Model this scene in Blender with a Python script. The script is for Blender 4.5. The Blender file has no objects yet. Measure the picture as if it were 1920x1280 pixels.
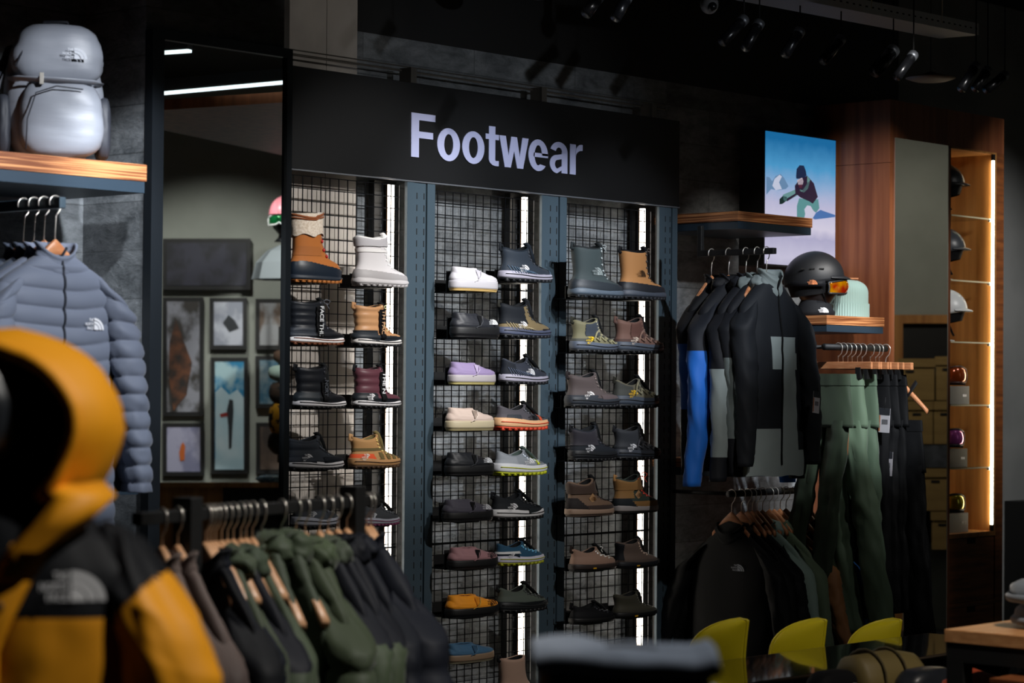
import bpy, math, random
from math import sin, cos, pi, radians as rad
from mathutils import Vector, Matrix, noise
S = bpy.context.scene
COL = S.collection

# ---------------------------------------------------------------- camera
FPX = 4387.5
yaw, pit, rol = rad(41.953), rad(1.030), rad(0.4495)
CF = Vector((cos(yaw)*cos(pit), sin(yaw)*cos(pit), sin(pit)))
_R = CF.cross(Vector((0, 0, 1))).normalized(); _U = _R.cross(CF)
CR = _R*cos(rol) + _U*sin(rol); CU = -_R*sin(rol) + _U*cos(rol)
CC = Vector((0, 0, 1.6))
cd = bpy.data.cameras.new('camera'); cam = bpy.data.objects.new('camera', cd); COL.objects.link(cam)
cam.matrix_world = Matrix(((CR.x, CU.x, -CF.x, 0), (CR.y, CU.y, -CF.y, 0), (CR.z, CU.z, -CF.z, CC.z), (0, 0, 0, 1)))
cd.sensor_width = 36; cd.lens = FPX/1920*36; cd.clip_start = .1; cd.clip_end = 60
cd.dof.use_dof = True; cd.dof.focus_distance = 8.9; cd.dof.aperture_fstop = 3.6
S.camera = cam

# ---------------------------------------------------------------- world, exposure
w = bpy.data.worlds.new('world'); S.world = w; w.use_nodes = True
w.node_tree.nodes['Background'].inputs[0].default_value = (.75, .85, 1, 1)
w.node_tree.nodes['Background'].inputs[1].default_value = .009
S.view_settings.view_transform = 'Standard'; S.view_settings.look = 'None'
S.view_settings.exposure = 0; S.view_settings.gamma = 1; S.view_settings.use_curve_mapping = False

# ---------------------------------------------------------------- shop spotlights out of the frame, plus fill spots added for dark areas
def spot(name, loc, tgt, e, deg, blend=.5, col=(1, .97, .93), r=.03):
    l = bpy.data.lights.new(name, 'SPOT'); l.energy = e; l.spot_size = rad(deg); l.spot_blend = blend
    l.color = col; l.shadow_soft_size = r
    o = bpy.data.objects.new(name, l); COL.objects.link(o); o.location = loc
    o.rotation_euler = (Vector(tgt)-Vector(loc)).to_track_quat('-Z', 'Y').to_euler(); return o
COOL = (.90, .94, 1); WARM = (1, .9, .78)
spot('spot_shoes', (5.3, 3.1, 3.45), (5.95, 6, 1.98), 380, 27, .7)
spot('spot_shoes', (5.9, 3.1, 3.45), (6.55, 6, 1.95), 330, 27, .7, COOL)
spot('spot_shoes', (6.7, 3.1, 3.45), (7.30, 6, 1.88), 290, 25, .7, COOL)
spot('spot_sign', (6.3, 2.2, 2.9), (6.7, 6, 2.5), 70, 30, .9, COOL)
spot('spot_low', (5.7, 2.6, 3.4), (6.5, 6, 1.15), 240, 38, 1, (1, .95, .9))
spot('spot_backpack', (4.2, 3.6, 3.45), (4.35, 5.8, 2.2), 300, 24, .6, COOL)
spot('spot_jackets', (4.3, 3.0, 3.3), (4.35, 5.7, 1.75), 380, 26, .5, COOL)
spot('spot_black_jackets', (7.3, 3.3, 3.45), (8.2, 5.45, 1.75), 560, 20, .5, COOL)
spot('fill_shelf', (7.5, 3.4, 3.3), (8.05, 5.7, 2.3), 60, 13, .6, WARM)  # added fill, lifts the front edge of the upper right shelf
spot('spot_helmet', (8.3, 3.6, 3.4), (8.72, 5.75, 2.0), 230, 26, .7)
spot('spot_trousers', (7.9, 3.0, 3.3), (8.55, 5.4, 1.3), 90, 24, .8)
spot('spot_low_rack', (7.0, 3.2, 3.3), (7.95, 5.6, 0.95), 20, 26, .8)
spot('spot_mannequin', (2.9, 1.5, 3.3), (2.2, 2.8, 1.3), 190, 40, .7, (1, .96, .9))
spot('spot_rack', (4.2, 2.6, 3.4), (3.7, 3.9, 1.15), 240, 34, .7, (1, .96, .9))
spot('spot_chairs', (5.6, 2.9, 3.3), (6.6, 4.4, .75), 120, 34, .8)
spot('spot_bag', (3.2, 1.6, 3.3), (2.6, 2.0, 1.3), 110, 30, .8, COOL)
spot('spot_table', (4.9, 1.9, 3.3), (5.7, 3.0, .95), 230, 30, .7, WARM)
spot('spot_concrete', (9.4, 3.5, 3.3), (10.5, 6.25, 1.7), 230, 44, .9)
spot('spot_gallery', (8.7, 1.1, 3.4), (10.2, -.2, 1.45), 150, 66, .6)
spot('fill_column', (5.2, 3.6, 3.5), (5.75, 6.1, 3.0), 26, 22, .8)  # added fill, brightens the concrete column above the sign
spot('fill_pilaster', (3.7, 3.9, 3.3), (4.9, 6.0, 1.85), 330, 24, .6, COOL)  # added fill, brings up the dark slate beside the big mirror
spot('fill_headwear', (8.6, 2.5, 3.2), (9.62, 1.08, 2.2), 210, 40, .8)  # added fill for the pink helmet and grey shade in the mirror
spot('fill_cabinet', (7.3, 4.0, 3.3), (8.88, 5.95, 2.15), 200, 26, .8)  # added fill aimed at the cabinet's wooden side panel
spot('spot_stock_room', (11.6, 4.3, 3.4), (13.2, 3.1, 1.9), 62, 80, .8, WARM)

# ---------------------------------------------------------------- helpers
def at(x, y, X=None, Y=None, Z=None, D=None):
    d = CF + CR*((x-960)/FPX) - CU*((y-640)/FPX)
    t = (X-CC.x)/d.x if X is not None else (Y-CC.y)/d.y if Y is not None else (Z-CC.z)/d.z if Z is not None else D
    return CC + d*t
def srgb(h):
    if isinstance(h, str): h = [int(h[i:i+2], 16)/255 for i in (0, 2, 4)]
    return tuple(c/12.92 if c <= .04045 else ((c+.055)/1.055)**2.4 for c in h) + (1,)
MATS = {}
def mat(name, col, rough=.6, metal=0, col2=None, scale=(20, 20, 20), bump=0, bscale=None, detail=4, emit=0, spec=None, lo=.35, hi=.65, coat=0, sheen=0, trans=0):
    if name in MATS: return MATS[name]
    m = bpy.data.materials.new(name); m.use_nodes = True; nt = m.node_tree; N = nt.nodes; L = nt.links
    b = N['Principled BSDF']; b.inputs['Roughness'].default_value = rough; b.inputs['Metallic'].default_value = metal
    b.inputs['Base Color'].default_value = srgb(col)
    if spec is not None: b.inputs['Specular IOR Level'].default_value = spec
    if coat: b.inputs['Coat Weight'].default_value = coat; b.inputs['Coat Roughness'].default_value = .1
    if sheen: b.inputs['Sheen Weight'].default_value = sheen
    if trans: b.inputs['Transmission Weight'].default_value = trans
    if emit:
        b.inputs['Emission Color'].default_value = srgb(col); b.inputs['Emission Strength'].default_value = emit
    if col2 or bump:
        tc = N.new('ShaderNodeTexCoord'); mp = N.new('ShaderNodeMapping'); L.new(tc.outputs['Object'], mp.inputs[0])
        mp.inputs['Scale'].default_value = scale
        nz = N.new('ShaderNodeTexNoise'); nz.inputs['Scale'].default_value = 1; nz.inputs['Detail'].default_value = detail
        L.new(mp.outputs[0], nz.inputs['Vector'])
        if col2:
            cr = N.new('ShaderNodeValToRGB'); cr.color_ramp.elements[0].position = lo; cr.color_ramp.elements[1].position = hi
            cr.color_ramp.elements[0].color = srgb(col); cr.color_ramp.elements[1].color = srgb(col2)
            L.new(nz.outputs['Fac'], cr.inputs[0]); L.new(cr.outputs[0], b.inputs['Base Color'])
            if emit: L.new(cr.outputs[0], b.inputs['Emission Color'])
        if bump:
            n2 = nz
            if bscale:
                mp2 = N.new('ShaderNodeMapping'); L.new(tc.outputs['Object'], mp2.inputs[0]); mp2.inputs['Scale'].default_value = bscale
                n2 = N.new('ShaderNodeTexNoise'); n2.inputs['Scale'].default_value = 1; n2.inputs['Detail'].default_value = 3; L.new(mp2.outputs[0], n2.inputs['Vector'])
            bp = N.new('ShaderNodeBump'); bp.inputs['Strength'].default_value = min(1, bump*40); bp.inputs['Distance'].default_value = bump
            L.new(n2.outputs['Fac'], bp.inputs['Height']); L.new(bp.outputs[0], b.inputs['Normal'])
    MATS[name] = m; return m
def cloth(col, rough=.75, f=1.):
    dark = max(int(col[i:i+2], 16) for i in (0, 2, 4)) < 48
    return mat('fabric_'+col+('_s' if rough < .6 else ''), col, rough, bump=.0012*f, scale=(1, 1, 1), bscale=(160, 160, 160), sheen=.12 if rough > .6 and not dark else 0, spec=.18 if dark and rough > .6 else .35)

class MB:
    def __init__(s): s.v = []; s.f = []; s.m = []
    def add(s, vs, fs, mi=0):
        o = len(s.v); s.v += [tuple(v) for v in vs]
        for i, f in enumerate(fs): s.f.append([a+o for a in f]); s.m.append(mi if not isinstance(mi, list) else mi[i])
        return s
    def hexa(s, p, mi=0):   # p: bottom 4 ccw, top 4 ccw
        return s.add(p, [(3, 2, 1, 0), (4, 5, 6, 7), (0, 1, 5, 4), (1, 2, 6, 5), (2, 3, 7, 6), (3, 0, 4, 7)], mi)
    def box(s, a, b, mi=0, M=None):
        p = [Vector(q) for q in ((a[0], a[1], a[2]), (b[0], a[1], a[2]), (b[0], b[1], a[2]), (a[0], b[1], a[2]), (a[0], a[1], b[2]), (b[0], a[1], b[2]), (b[0], b[1], b[2]), (a[0], b[1], b[2]))]
        if M: p = [M @ q for q in p]
        return s.hexa(p, mi)
    def loft(s, rings, mi=0, cap0=True, cap1=True, mf=None, closed=True):
        n = len(rings[0]); vs = [v for r in rings for v in r]; fs = []
        for j in range(len(rings)-1):
            for i in range(n if closed else n-1):
                k = (i+1) % n; fs.append((j*n+i, j*n+k, (j+1)*n+k, (j+1)*n+i))
        if cap0: fs.append(tuple(range(n-1, -1, -1)))
        if cap1: fs.append(tuple((len(rings)-1)*n+i for i in range(n)))
        ms = mi
        if mf:
            ms = []
            for f in fs:
                c = sum((Vector(vs[q]) for q in f), Vector())/len(f); ms.append(mf(c))
        return s.add(vs, fs, ms)
    def tube(s, pts, r, n=8, mi=0, cap=True, ry=None):
        pts = [Vector(p) for p in pts]; rings = []
        T = (pts[1]-pts[0]).normalized(); u = T.orthogonal().normalized()
        for i, p in enumerate(pts):
            t = (pts[min(i+1, len(pts)-1)]-pts[max(i-1, 0)]).normalized()
            u = (u-t*u.dot(t)).normalized(); q = t.cross(u)
            rr = r[i] if isinstance(r, (list, tuple)) else r
            rings.append([p+u*cos(2*pi*k/n)*rr+q*sin(2*pi*k/n)*(rr if ry is None else ry) for k in range(n)])
        return s.loft(rings, mi, cap, cap)
    def ball(s, c, r, nu=20, nv=12, mi=0, M=None, fn=None, v0=0, v1=pi, mf=None):
        rings = []
        for j in range(nv+1):
            a = v0+(v1-v0)*j/nv; ring = []
            for i in range(nu):
                b = 2*pi*i/nu; d = Vector((sin(a)*cos(b), sin(a)*sin(b), cos(a)))
                k = fn(d) if fn else 1
                p = Vector((d.x*r[0]*k, d.y*r[1]*k, d.z*r[2]*k))
                if M: p = M @ p
                ring.append(p+Vector(c))
            rings.append(ring)
        return s.loft(rings, mi, v0 > 0, v1 < pi, mf)
    def build(s, name, mats, parent=None, smooth=True, bevel=0, sub=0, solid=0):
        me = bpy.data.meshes.new(name); me.from_pydata(s.v, [], s.f)
        if not isinstance(mats, (list, tuple)): mats = [mats]
        for m in mats: me.materials.append(m)
        me.polygons.foreach_set('material_index', s.m)
        if smooth: me.polygons.foreach_set('use_smooth', [True]*len(s.f))
        me.validate(); me.update()
        o = bpy.data.objects.new(name, me); COL.objects.link(o)
        if parent: o.parent = parent
        if bevel:
            b = o.modifiers.new('bevel', 'BEVEL'); b.width = bevel; b.segments = 2; b.limit_method = 'ANGLE'
            me.polygons.foreach_set('use_smooth', [False]*len(s.f))
        if solid:
            b = o.modifiers.new('solid', 'SOLIDIFY'); b.thickness = solid; b.offset = 0
        if sub:
            b = o.modifiers.new('sub', 'SUBSURF'); b.levels = sub; b.render_levels = sub
        return o
def tag(o, label, cat, group=None):
    o['label'] = label; o['category'] = cat
    if group: o['group'] = group
    return o
def empty(name, loc, rz=0, label=None, cat=None, group=None):
    o = bpy.data.objects.new(name, None); COL.objects.link(o); o.location = loc; o.rotation_euler = (0, 0, rz)
    o.empty_display_size = .05
    if label: tag(o, label, cat, group)
    return o
def struct(o): o['kind'] = 'structure'; return o
def text_obj(txt, size, m, parent, M, ext=.001, off=0., align='CENTER', name='lettering', fit=None, spacing=1):
    cu = bpy.data.curves.new('txt', 'FONT'); cu.body = txt; cu.size = size; cu.extrude = ext; cu.offset = off
    cu.align_x = align; cu.resolution_u = 4; cu.space_character = spacing; cu.space_line = .8
    t = bpy.data.objects.new('txt', cu); COL.objects.link(t)
    bpy.context.view_layer.update()
    me = bpy.data.meshes.new_from_object(t.evaluated_get(bpy.context.evaluated_depsgraph_get()))
    bpy.data.objects.remove(t)
    if fit:
        xs = [v.co.x for v in me.vertices]; ys = [v.co.y for v in me.vertices]
        x0, x1, y0, y1 = min(xs), max(xs), min(ys), max(ys)
        for v in me.vertices:
            v.co.x = fit[0]+(v.co.x-x0)/(x1-x0)*(fit[1]-fit[0]); v.co.y = fit[2]+(v.co.y-y0)/(y1-y0)*(fit[3]-fit[2])
    me.materials.clear(); me.materials.append(m); me.name = name
    if M is None: return me
    o = bpy.data.objects.new(name, me); COL.objects.link(o); o.parent = parent; o.matrix_local = M; return o
# upright facing -y : text x -> x, text y -> z
FACE = Matrix(((1, 0, 0, 0), (0, 0, -1, 0), (0, 1, 0, 0), (0, 0, 0, 1)))

# the word-and-dome emblem that the clothing, shoes and bags wear (unit height, built once)
def emblem_mesh():
    b = MB()
    for r0, r1 in ((.80, 1.0), (.52, .74), (0.0, .46)):
        n = 10; vs = []
        for i in range(n+1):
            a = pi/2*i/n; vs += [(cos(a)*r0*1.15, sin(a)*r0, 0), (cos(a)*r1*1.15, sin(a)*r1, 0)]
        b.add(vs, [(2*i, 2*i+1, 2*i+3, 2*i+2) for i in range(n)])
    parts = []
    for i, t in enumerate(('THE', 'NORTH', 'FACE')):
        w_ = (.5, .95, .72)[i]
        me = text_obj(t, 1, None, None, None, 0, .02, fit=(-.08-w_, -.08, .68-.34*i, .94-.34*i)) if False else None
        parts.append((t, w_, .70-.345*i, .96-.345*i))
    for t, w_, y0, y1 in parts:
        cu = bpy.data.curves.new('t', 'FONT'); cu.body = t; cu.offset = .02; cu.resolution_u = 2
        to = bpy.data.objects.new('t', cu); COL.objects.link(to); bpy.context.view_layer.update()
        me = bpy.data.meshes.new_from_object(to.evaluated_get(bpy.context.evaluated_depsgraph_get())); bpy.data.objects.remove(to)
        xs = [v.co.x for v in me.vertices]; ys = [v.co.y for v in me.vertices]
        vs = [(-.07-w_+(v.co.x-min(xs))/(max(xs)-min(xs))*w_, y0+(v.co.y-min(ys))/(max(ys)-min(ys))*(y1-y0), 0) for v in me.vertices]
        b.add(vs, [tuple(p.vertices) for p in me.polygons]); bpy.data.meshes.remove(me)
    # merge: recentre horizontally
    b.v = [(x-.05, y-.5, z) for x, y, z in b.v]
    return b
EMB = emblem_mesh(); EMBM = {}
def emblem(parent, M, size, m, name='emblem'):
    if m.name not in EMBM:
        me = bpy.data.meshes.new('emblem'); me.from_pydata(EMB.v, [], EMB.f); me.materials.append(m); EMBM[m.name] = me
    o = bpy.data.objects.new(name, EMBM[m.name]); COL.objects.link(o); o.parent = parent
    o.matrix_local = M @ Matrix.Scale(size, 4); return o

# ---------------------------------------------------------------- materials
def slate():
    m = bpy.data.materials.new('slate_tile'); m.use_nodes = True; nt = m.node_tree; N = nt.nodes; L = nt.links; b = N['Principled BSDF']
    tc = N.new('ShaderNodeTexCoord'); mp = N.new('ShaderNodeMapping'); L.new(tc.outputs['Object'], mp.inputs[0])
    mp.inputs['Rotation'].default_value = (rad(90), 0, 0)
    br = N.new('ShaderNodeTexBrick'); L.new(mp.outputs[0], br.inputs[0]); br.inputs['Scale'].default_value = 1
    br.inputs['Brick Width'].default_value = .6; br.inputs['Row Height'].default_value = .155; br.inputs['Mortar Size'].default_value = .0025
    br.inputs['Color1'].default_value = (.5, .5, .5, 1); br.inputs['Color2'].default_value = (1, 1, 1, 1); br.inputs['Mortar'].default_value = (.35, .35, .35, 1)
    nz = N.new('ShaderNodeTexNoise'); nz.inputs['Scale'].default_value = 9; nz.inputs['Detail'].default_value = 12; nz.inputs['Roughness'].default_value = .75; nz.inputs['Distortion'].default_value = .3
    mq = N.new('ShaderNodeMapping'); mq.inputs['Scale'].default_value = (.7, 1, 1.6); L.new(tc.outputs['Object'], mq.inputs[0]); L.new(mq.outputs[0], nz.inputs['Vector'])
    cr = N.new('ShaderNodeValToRGB'); e = cr.color_ramp.elements; e[0].position = .3; e[0].color = srgb('3a4045'); e[1].position = .75; e[1].color = srgb('a8aeb2'); L.new(nz.outputs[0], cr.inputs[0])
    mx = N.new('ShaderNodeMix'); mx.data_type = 'RGBA'; mx.blend_type = 'MULTIPLY'; mx.inputs[0].default_value = .8; L.new(cr.outputs[0], mx.inputs[6]); L.new(br.outputs[0], mx.inputs[7])
    L.new(mx.outputs[2], b.inputs['Base Color']); b.inputs['Roughness'].default_value = .6
    mu = N.new('ShaderNodeMath'); mu.operation = 'ADD'; L.new(nz.outputs[0], mu.inputs[0]); L.new(br.outputs[0], mu.inputs[1])
    bp = N.new('ShaderNodeBump'); bp.inputs['Distance'].default_value = .012; bp.inputs['Strength'].default_value = .8; L.new(mu.outputs[0], bp.inputs['Height']); L.new(bp.outputs[0], b.inputs['Normal'])
    return m
M_slate = slate()
M_conc = mat('concrete', '8f8983', .8, col2='b3aca4', scale=(4, 4, 3), detail=9, bump=.002)
M_cwall = mat('grey_plaster', '6d7070', .85, col2='808282', scale=(2, 2, 2), detail=8, bump=.001)
M_black = mat('black_paint', '08090a', .6)
M_ceil = mat('ceiling_black', '050505', .9)
M_sign = mat('sign_black', '0d0e10', .45)
M_frame = mat('black_metal', '1b2025', .4, metal=.3)
M_steel = mat('blue_grey_steel', '40505b', .45, metal=.2)
M_slot = mat('slot_dark', '05070a', .8)
M_wire = mat('wire_black', '14161a', .4, metal=.5)
M_mirror = mat('mirror_glass', 'e8ecea', .01, metal=1)
M_chrome = mat('chrome', 'd8d2c8', .3, metal=.75)
M_led = mat('led_white', 'fff4e4', emit=9)
M_ledw = mat('led_warm', 'fff0cc', emit=20)
M_ply = mat('plywood_edge', '6e3a1c', .5, col2='c98a58', scale=(3, 3, 190), detail=2, lo=.42, hi=.6)
M_hang = mat('hanger_wood', 'b5734a', .4, col2='c98b60', scale=(20, 20, 80), detail=3)
M_wood = mat('veneer_brown', '6d3a20', .5, col2='8d5433', scale=(22, 22, 1.3), detail=6, bump=.0006)
M_oak = mat('oak_veneer', '96622f', .5, col2='b98246', scale=(25, 25, 1.6), detail=6, bump=.0006)
M_oakd = mat('oak_drawer', '5c3014', .5, col2='8a4f24', scale=(4, 4, 45), detail=6, bump=.0006)
M_white = mat('white_print', 'e8e8ea', .6)
M_whiteglow = mat('off_white', 'cfd0d8', .6)
M_glass = mat('shelf_glass', 'dfeee8', .03, trans=1)
M_card = mat('cardboard', '8a7040', .8, col2='9a7f4c', scale=(3, 3, 20))
M_gall = mat('gallery_wall', '8c9088', .9, col2='969a92', scale=(3, 3, 3))
M_floor = mat('floor_dark', '26262a', .5, col2='303036', scale=(2, 2, 2))

# ---------------------------------------------------------------- setting
W = 6.14
struct(MB().box((-3, -6, -.1), (19, 9, 0)).build('floor', M_floor, smooth=False))
struct(MB().box((-3, -6, 3.6), (19, 9, 3.7)).build('ceiling', M_ceil, smooth=False))
struct(MB().box((-3, W, 0), (9.6, W+.15, 2.885)).build('wall_back', M_slate, smooth=False))
struct(MB().box((-3, W, 2.885), (9.6, W+.15, 3.6)).build('wall_back_upper', M_black, smooth=False))
struct(MB().box((9.0, W+.151, 0), (19, W+.3, 3.6)).build('wall_far', M_cwall, smooth=False))
struct(MB().box((-3.1, -6, 0), (-3, 9, 3.6)).build('wall_left', M_black, smooth=False))
struct(MB().box((-3, -6.1, 0), (19, -6, 3.6)).build('wall_front', M_black, smooth=False))
cx0, cx1 = at(543, 60, Y=W-.03).x, at(670, 60, Y=W-.03).x
b = MB().box((cx0, W-.03, 0), ((cx0+cx1)/2+.012, W, 3.6)).box(((cx0+cx1)/2+.015, W-.03, 0), (cx1, W, 3.6))
struct(b.build('trim_1', M_conc, smooth=False))

# footwear wall ---------------------------------------------------
sg = empty('footwear_sign', (5.515, 6.0, 2.342), 0, 'wide black fascia sign reading Footwear in pale letters above the shoe wall', 'sign')
sw = 7.712-5.515
MB().box((0, -.0, 0), (sw, .035, .358)).build('fascia_panel', M_sign, sg, bevel=.002)
b = MB(); b.box((0, -.004, -.006), (sw, .002, -.001)); b.build('bottom_trim', mat('trim_grey', '6a6e74', .4, metal=.4), sg, smooth=False)
l0, l1 = at(773, 290, Y=5.99), at(1094, 320, Y=5.99)
zt, zb = at(775, 210.5, Y=5.99).z, at(775, 293.5, Y=5.99).z
# letters: hand-drawn bold grotesque outlines, x advance in em of cap height 1
def arc(cx, cy, rx, ry, a0, a1, n=14):
    return [(cx+rx*cos(rad(a0+(a1-a0)*i/n)), cy+ry*sin(rad(a0+(a1-a0)*i/n))) for i in range(n+1)]
def ribbon(b, pts, wx, wy=None, mi=0, flat0=False):   # stroke with pen width wx (horizontal) / wy (vertical)
    pass
def band(b, outer, inner):
    n = len(outer); vs = [(x, y, 0) for x, y in outer]+[(x, y, 0) for x, y in inner]
    b.add(vs, [(i, i+1, n+i+1, n+i) for i in range(n-1)])
def rect(b, x0, y0, x1, y1): b.add([(x0, y0, 0), (x1, y0, 0), (x1, y1, 0), (x0, y1, 0)], [(0, 1, 2, 3)])
lt = MB()
XH = .735; T = .165
def L_F(x):
    rect(lt, x, 0, x+T+.01, 1); rect(lt, x+T+.01, .845, x+.55, 1); rect(lt, x+T+.01, .44, x+.50, .59)
def ring_(x, w):
    o = arc(x+w/2, XH/2, w/2, XH/2+.012, 0, 360, 36); i = arc(x+w/2, XH/2, w/2-T+.005, XH/2-.125, 0, 360, 36); band(lt, o, i)
L_F(0); ring_(.60, .535); ring_(1.19, .535)
x = 1.755   # t
rect(lt, x+.08, .16, x+.08+.155, .92); rect(lt, x, XH-.125, x+.08, XH); rect(lt, x+.235, XH-.125, x+.325, XH)
band(lt, arc(x+.25, .16, .17, .165, 180, 270, 8)+[(x+.325, 0)], arc(x+.25, .16, .015, .045, 180, 270, 8)+[(x+.325, .12)])
x = 2.09    # w
wp = [(x, XH), (x+.16, XH), (x+.232, .27), (x+.30, XH), (x+.44, XH), (x+.512, .27), (x+.58, XH), (x+.735, XH), (x+.60, 0), (x+.45, 0), (x+.37, .40), (x+.29, 0), (x+.14, 0)]
lt.add([(q[0], q[1], 0) for q in wp], [(0, 1, 2, 12), (2, 11, 12), (2, 3, 10, 11), (3, 4, 10), (4, 5, 9, 10), (5, 8, 9), (5, 6, 7, 8)])
x = 2.825   # e
w_ = .50; cxm, cym = x+w_/2, XH/2
band(lt, arc(cxm, cym, w_/2, XH/2+.012, 0, 320, 32), arc(cxm, cym, w_/2-T+.01, XH/2-.125, 0, 300, 32))
rect(lt, x+.13, cym-.045, x+w_, cym+.055)
x = 3.375   # a
rect(lt, x+.31, 0, x+.46, .5)
band(lt, arc(x+.235, XH-.235, .225, .247, 0, 165, 18), arc(x+.235, XH-.245, .085, .125, 0, 165, 18))
band(lt, [(x+.31, .46)]+arc(x+.19, .21, .19, .222, 90, 270, 14)+[(x+.31, .07)], [(x+.31, .34)]+arc(x+.2, .205, .07, .105, 90, 270, 14)+[(x+.31, .17)])
x = 3.90    # r
rect(lt, x, 0, x+.155, XH); band(lt, arc(x+.30, .50, .16, .245, 180, 90, 8)+[(x+.335, XH+.008)], arc(x+.31, .43, .155, .165, 180, 90, 8)+[(x+.335, .60)])
sc_ = (l1.x-l0.x)/(x+.335); sy = zt-zb
lt.v = [(vx*sc_, 0, vy*sy) for vx, vy, _ in lt.v]
lo_ = lt.build('lettering', mat('sign_letter', 'a9aed0', .6), sg, smooth=False, solid=.003)
lo_.location = (l0.x-5.515, -.0035, zb-2.342)
tag(MB().tube([(5.50, 6.07, 2.752), (7.70, 6.07, 2.752)], .004, 6).tube([(5.50, 6.07, 2.768), (7.70, 6.07, 2.768)], .0025, 6)
    .box((6.13, 6.02, 2.70), (6.16, 6.08, 2.76)).box((6.86, 6.02, 2.70), (6.89, 6.08, 2.76)).box((7.55, 6.02, 2.70), (7.58, 6.08, 2.76))
    .build('sign_rail', mat('rail_grey', '6a6660', .4, metal=.6), smooth=False), 'thin grey metal rail running just above the black fascia sign', 'rail')

bays = [(5.515, 6.085, 'first'), (6.245, 6.83, 'middle'), (6.995, 7.56, 'last')]
WHERE = ['left bay of the shoe wall', 'middle bay of the shoe wall', 'right bay of the shoe wall']
for i, (x0, x1, _) in enumerate(bays):
    b = MB(); n = int((x1-x0)/.0415); z0, z1 = .45, 2.335-(.012 if i == 0 else .02)
    for k in range(n+1):
        x = x0+(x1-x0)*k/n; b.box((x-.0014, 6.028, z0), (x+.0014, 6.031, z1))
    z = z1
    while z > z0:
        r = .0016; b.box((x0, 6.031, z-r), (x1, 6.034, z+r)); z -= .0437
    for zz in (1.0, 1.3, 1.96, 1.30):
        b.box((x0, 6.033, zz-.003), (x1, 6.038, zz+.003))
    tag(b.build('wire_grid_panel', M_wire, smooth=False), 'black wire grid of the '+WHERE[i], 'wire grid', 'wire grids of the shoe wall')
    sx = [6.067, 6.804, 7.537][i]
    s = empty('led_strip_light', (sx, 6.05, .45), 0, 'thin white light strip, '+WHERE[i], 'light strip', 'vertical light strips')
    MB().box((-.0095, -.002, .0), (.0095, .013, 1.876)).build('diffuser', M_led, s, smooth=False)
    MB().box((-.010, .0135, 0), (.010, .018, 1.876)).build('channel', mat('channel_warm', '8a6a4a', .4, metal=.5), s, smooth=False)
    # slotted post standing behind the grid
    xa = at((700, 955, 1190)[i], 600, Y=6.09).x; xb = at((741, 992, 1216)[i], 600, Y=6.09).x
    s = empty('slotted_post', (xa, 6.09, 0), 0, 'black slotted post behind the grid, '+WHERE[i], 'post', 'slotted posts behind the grids')
    b = MB().box((0, 0, 0), (xb-xa, .03, 2.34))
    for k in range(40):
        for q in (.3, .55): b.box(((xb-xa)*q, -.001, .5+k*.0437), ((xb-xa)*q+.004, .001, .5+k*.0437+.02), 1)
    b.build('post_body', [M_black, mat('slot_grey', '3a3e42', .5)], s, smooth=False)
ups = [(6.096, 6.243, 'between the left and middle bays of the shoe wall'), (6.843, 6.992, 'between the middle and right bays of the shoe wall'), (7.578, 7.70, 'at the right end of the shoe wall, beside the hikers')]
for i, (x0, x1, wh) in enumerate(ups):
    s = empty('slotted_upright', (x0, 6.0, 0), 0, 'blue-grey slotted steel upright '+wh, 'upright', 'blue-grey slotted uprights')
    wd = x1-x0; zt_ = 2.335
    b = MB().box((0, 0, 0), (wd*.255, .012, zt_)).box((wd*.275, .003, 0), (wd*.68, .012, zt_)).box((wd*.72, 0, 0), (wd, .012, zt_)).box((wd*.1, .012, 0), (wd*.9, .03, zt_), 1)
    for k in range(50):
        z = zt_-.06-.0437*k
        for q in (.345, .60): b.box((wd*q, .0022, z), (wd*q+.0045, .0045, z+.023), 1)
    b.build('steel_profile', [M_steel, M_slot], s, smooth=False)

# ---------------------------------------------------------------- footwear
PROF = {
 'low': [(.10, .03, .97, .165, 0, 0), (.15, .015, .975, .17, 0, 0), (.215, .018, .962, .166, 0, 0), (.262, .025, .90, .153, 0, 0), (.30, .033, .79, .136, 0, .0), (.33, .04, .67, .12, 0, .01), (.365, .04, .60, .108, .0, .06), (.38, .04, .56, .1, .03, .11)],
 'mid': [(.12, .03, .97, .165, 0, 0), (.18, .02, .975, .17, 0, 0), (.24, .022, .955, .163, 0, 0), (.29, .032, .87, .15, 0, 0), (.335, .045, .76, .133, 0, 0), (.40, .055, .66, .12, 0, 0), (.48, .055, .60, .12, 0, 0), (.55, .045, .565, .122, .02, .01), (.60, .03, .55, .12, .05, .06), (.62, .035, .54, .112, .06, .09)],
 'tall': [(.09, .03, .97, .17, 0, 0), (.17, .015, .98, .18, 0, 0), (.25, .015, .96, .175, 0, 0), (.32, .028, .90, .158, 0, 0), (.38, .05, .75, .14, 0, 0), (.46, .07, .67, .132, 0, 0), (.56, .075, .62, .13, 0, 0), (.70, .065, .585, .135, 0, 0), (.85, .05, .57, .14, .0, 0), (.98, .035, .565, .142, .03, .04), (1.0, .04, .56, .134, .03, .06)],
 'slip': [(.10, .03, .97, .17, 0, 0), (.17, .02, .97, .175, 0, 0), (.235, .02, .957, .17, 0, 0), (.282, .03, .89, .16, 0, 0), (.315, .04, .75, .142, 0, 0), (.36, .055, .63, .125, 0, 0), (.39, .06, .55, .11, -.015, .005), (.40, .065, .52, .10, -.02, .01)],
}
def pinterp(tab, v):
    n = len(tab)-1; t = v*n; i = min(int(t), n-1); t -= i
    g = lambda j: tab[max(0, min(n, j))]
    return [((2*b+(c-a)*t+(2*a-5*b+4*c-d)*t*t+(3*b-a-3*c+d)*t**3)/2) for a, b, c, d in zip(g(i-1), g(i), g(i+1), g(i+2))]
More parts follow.
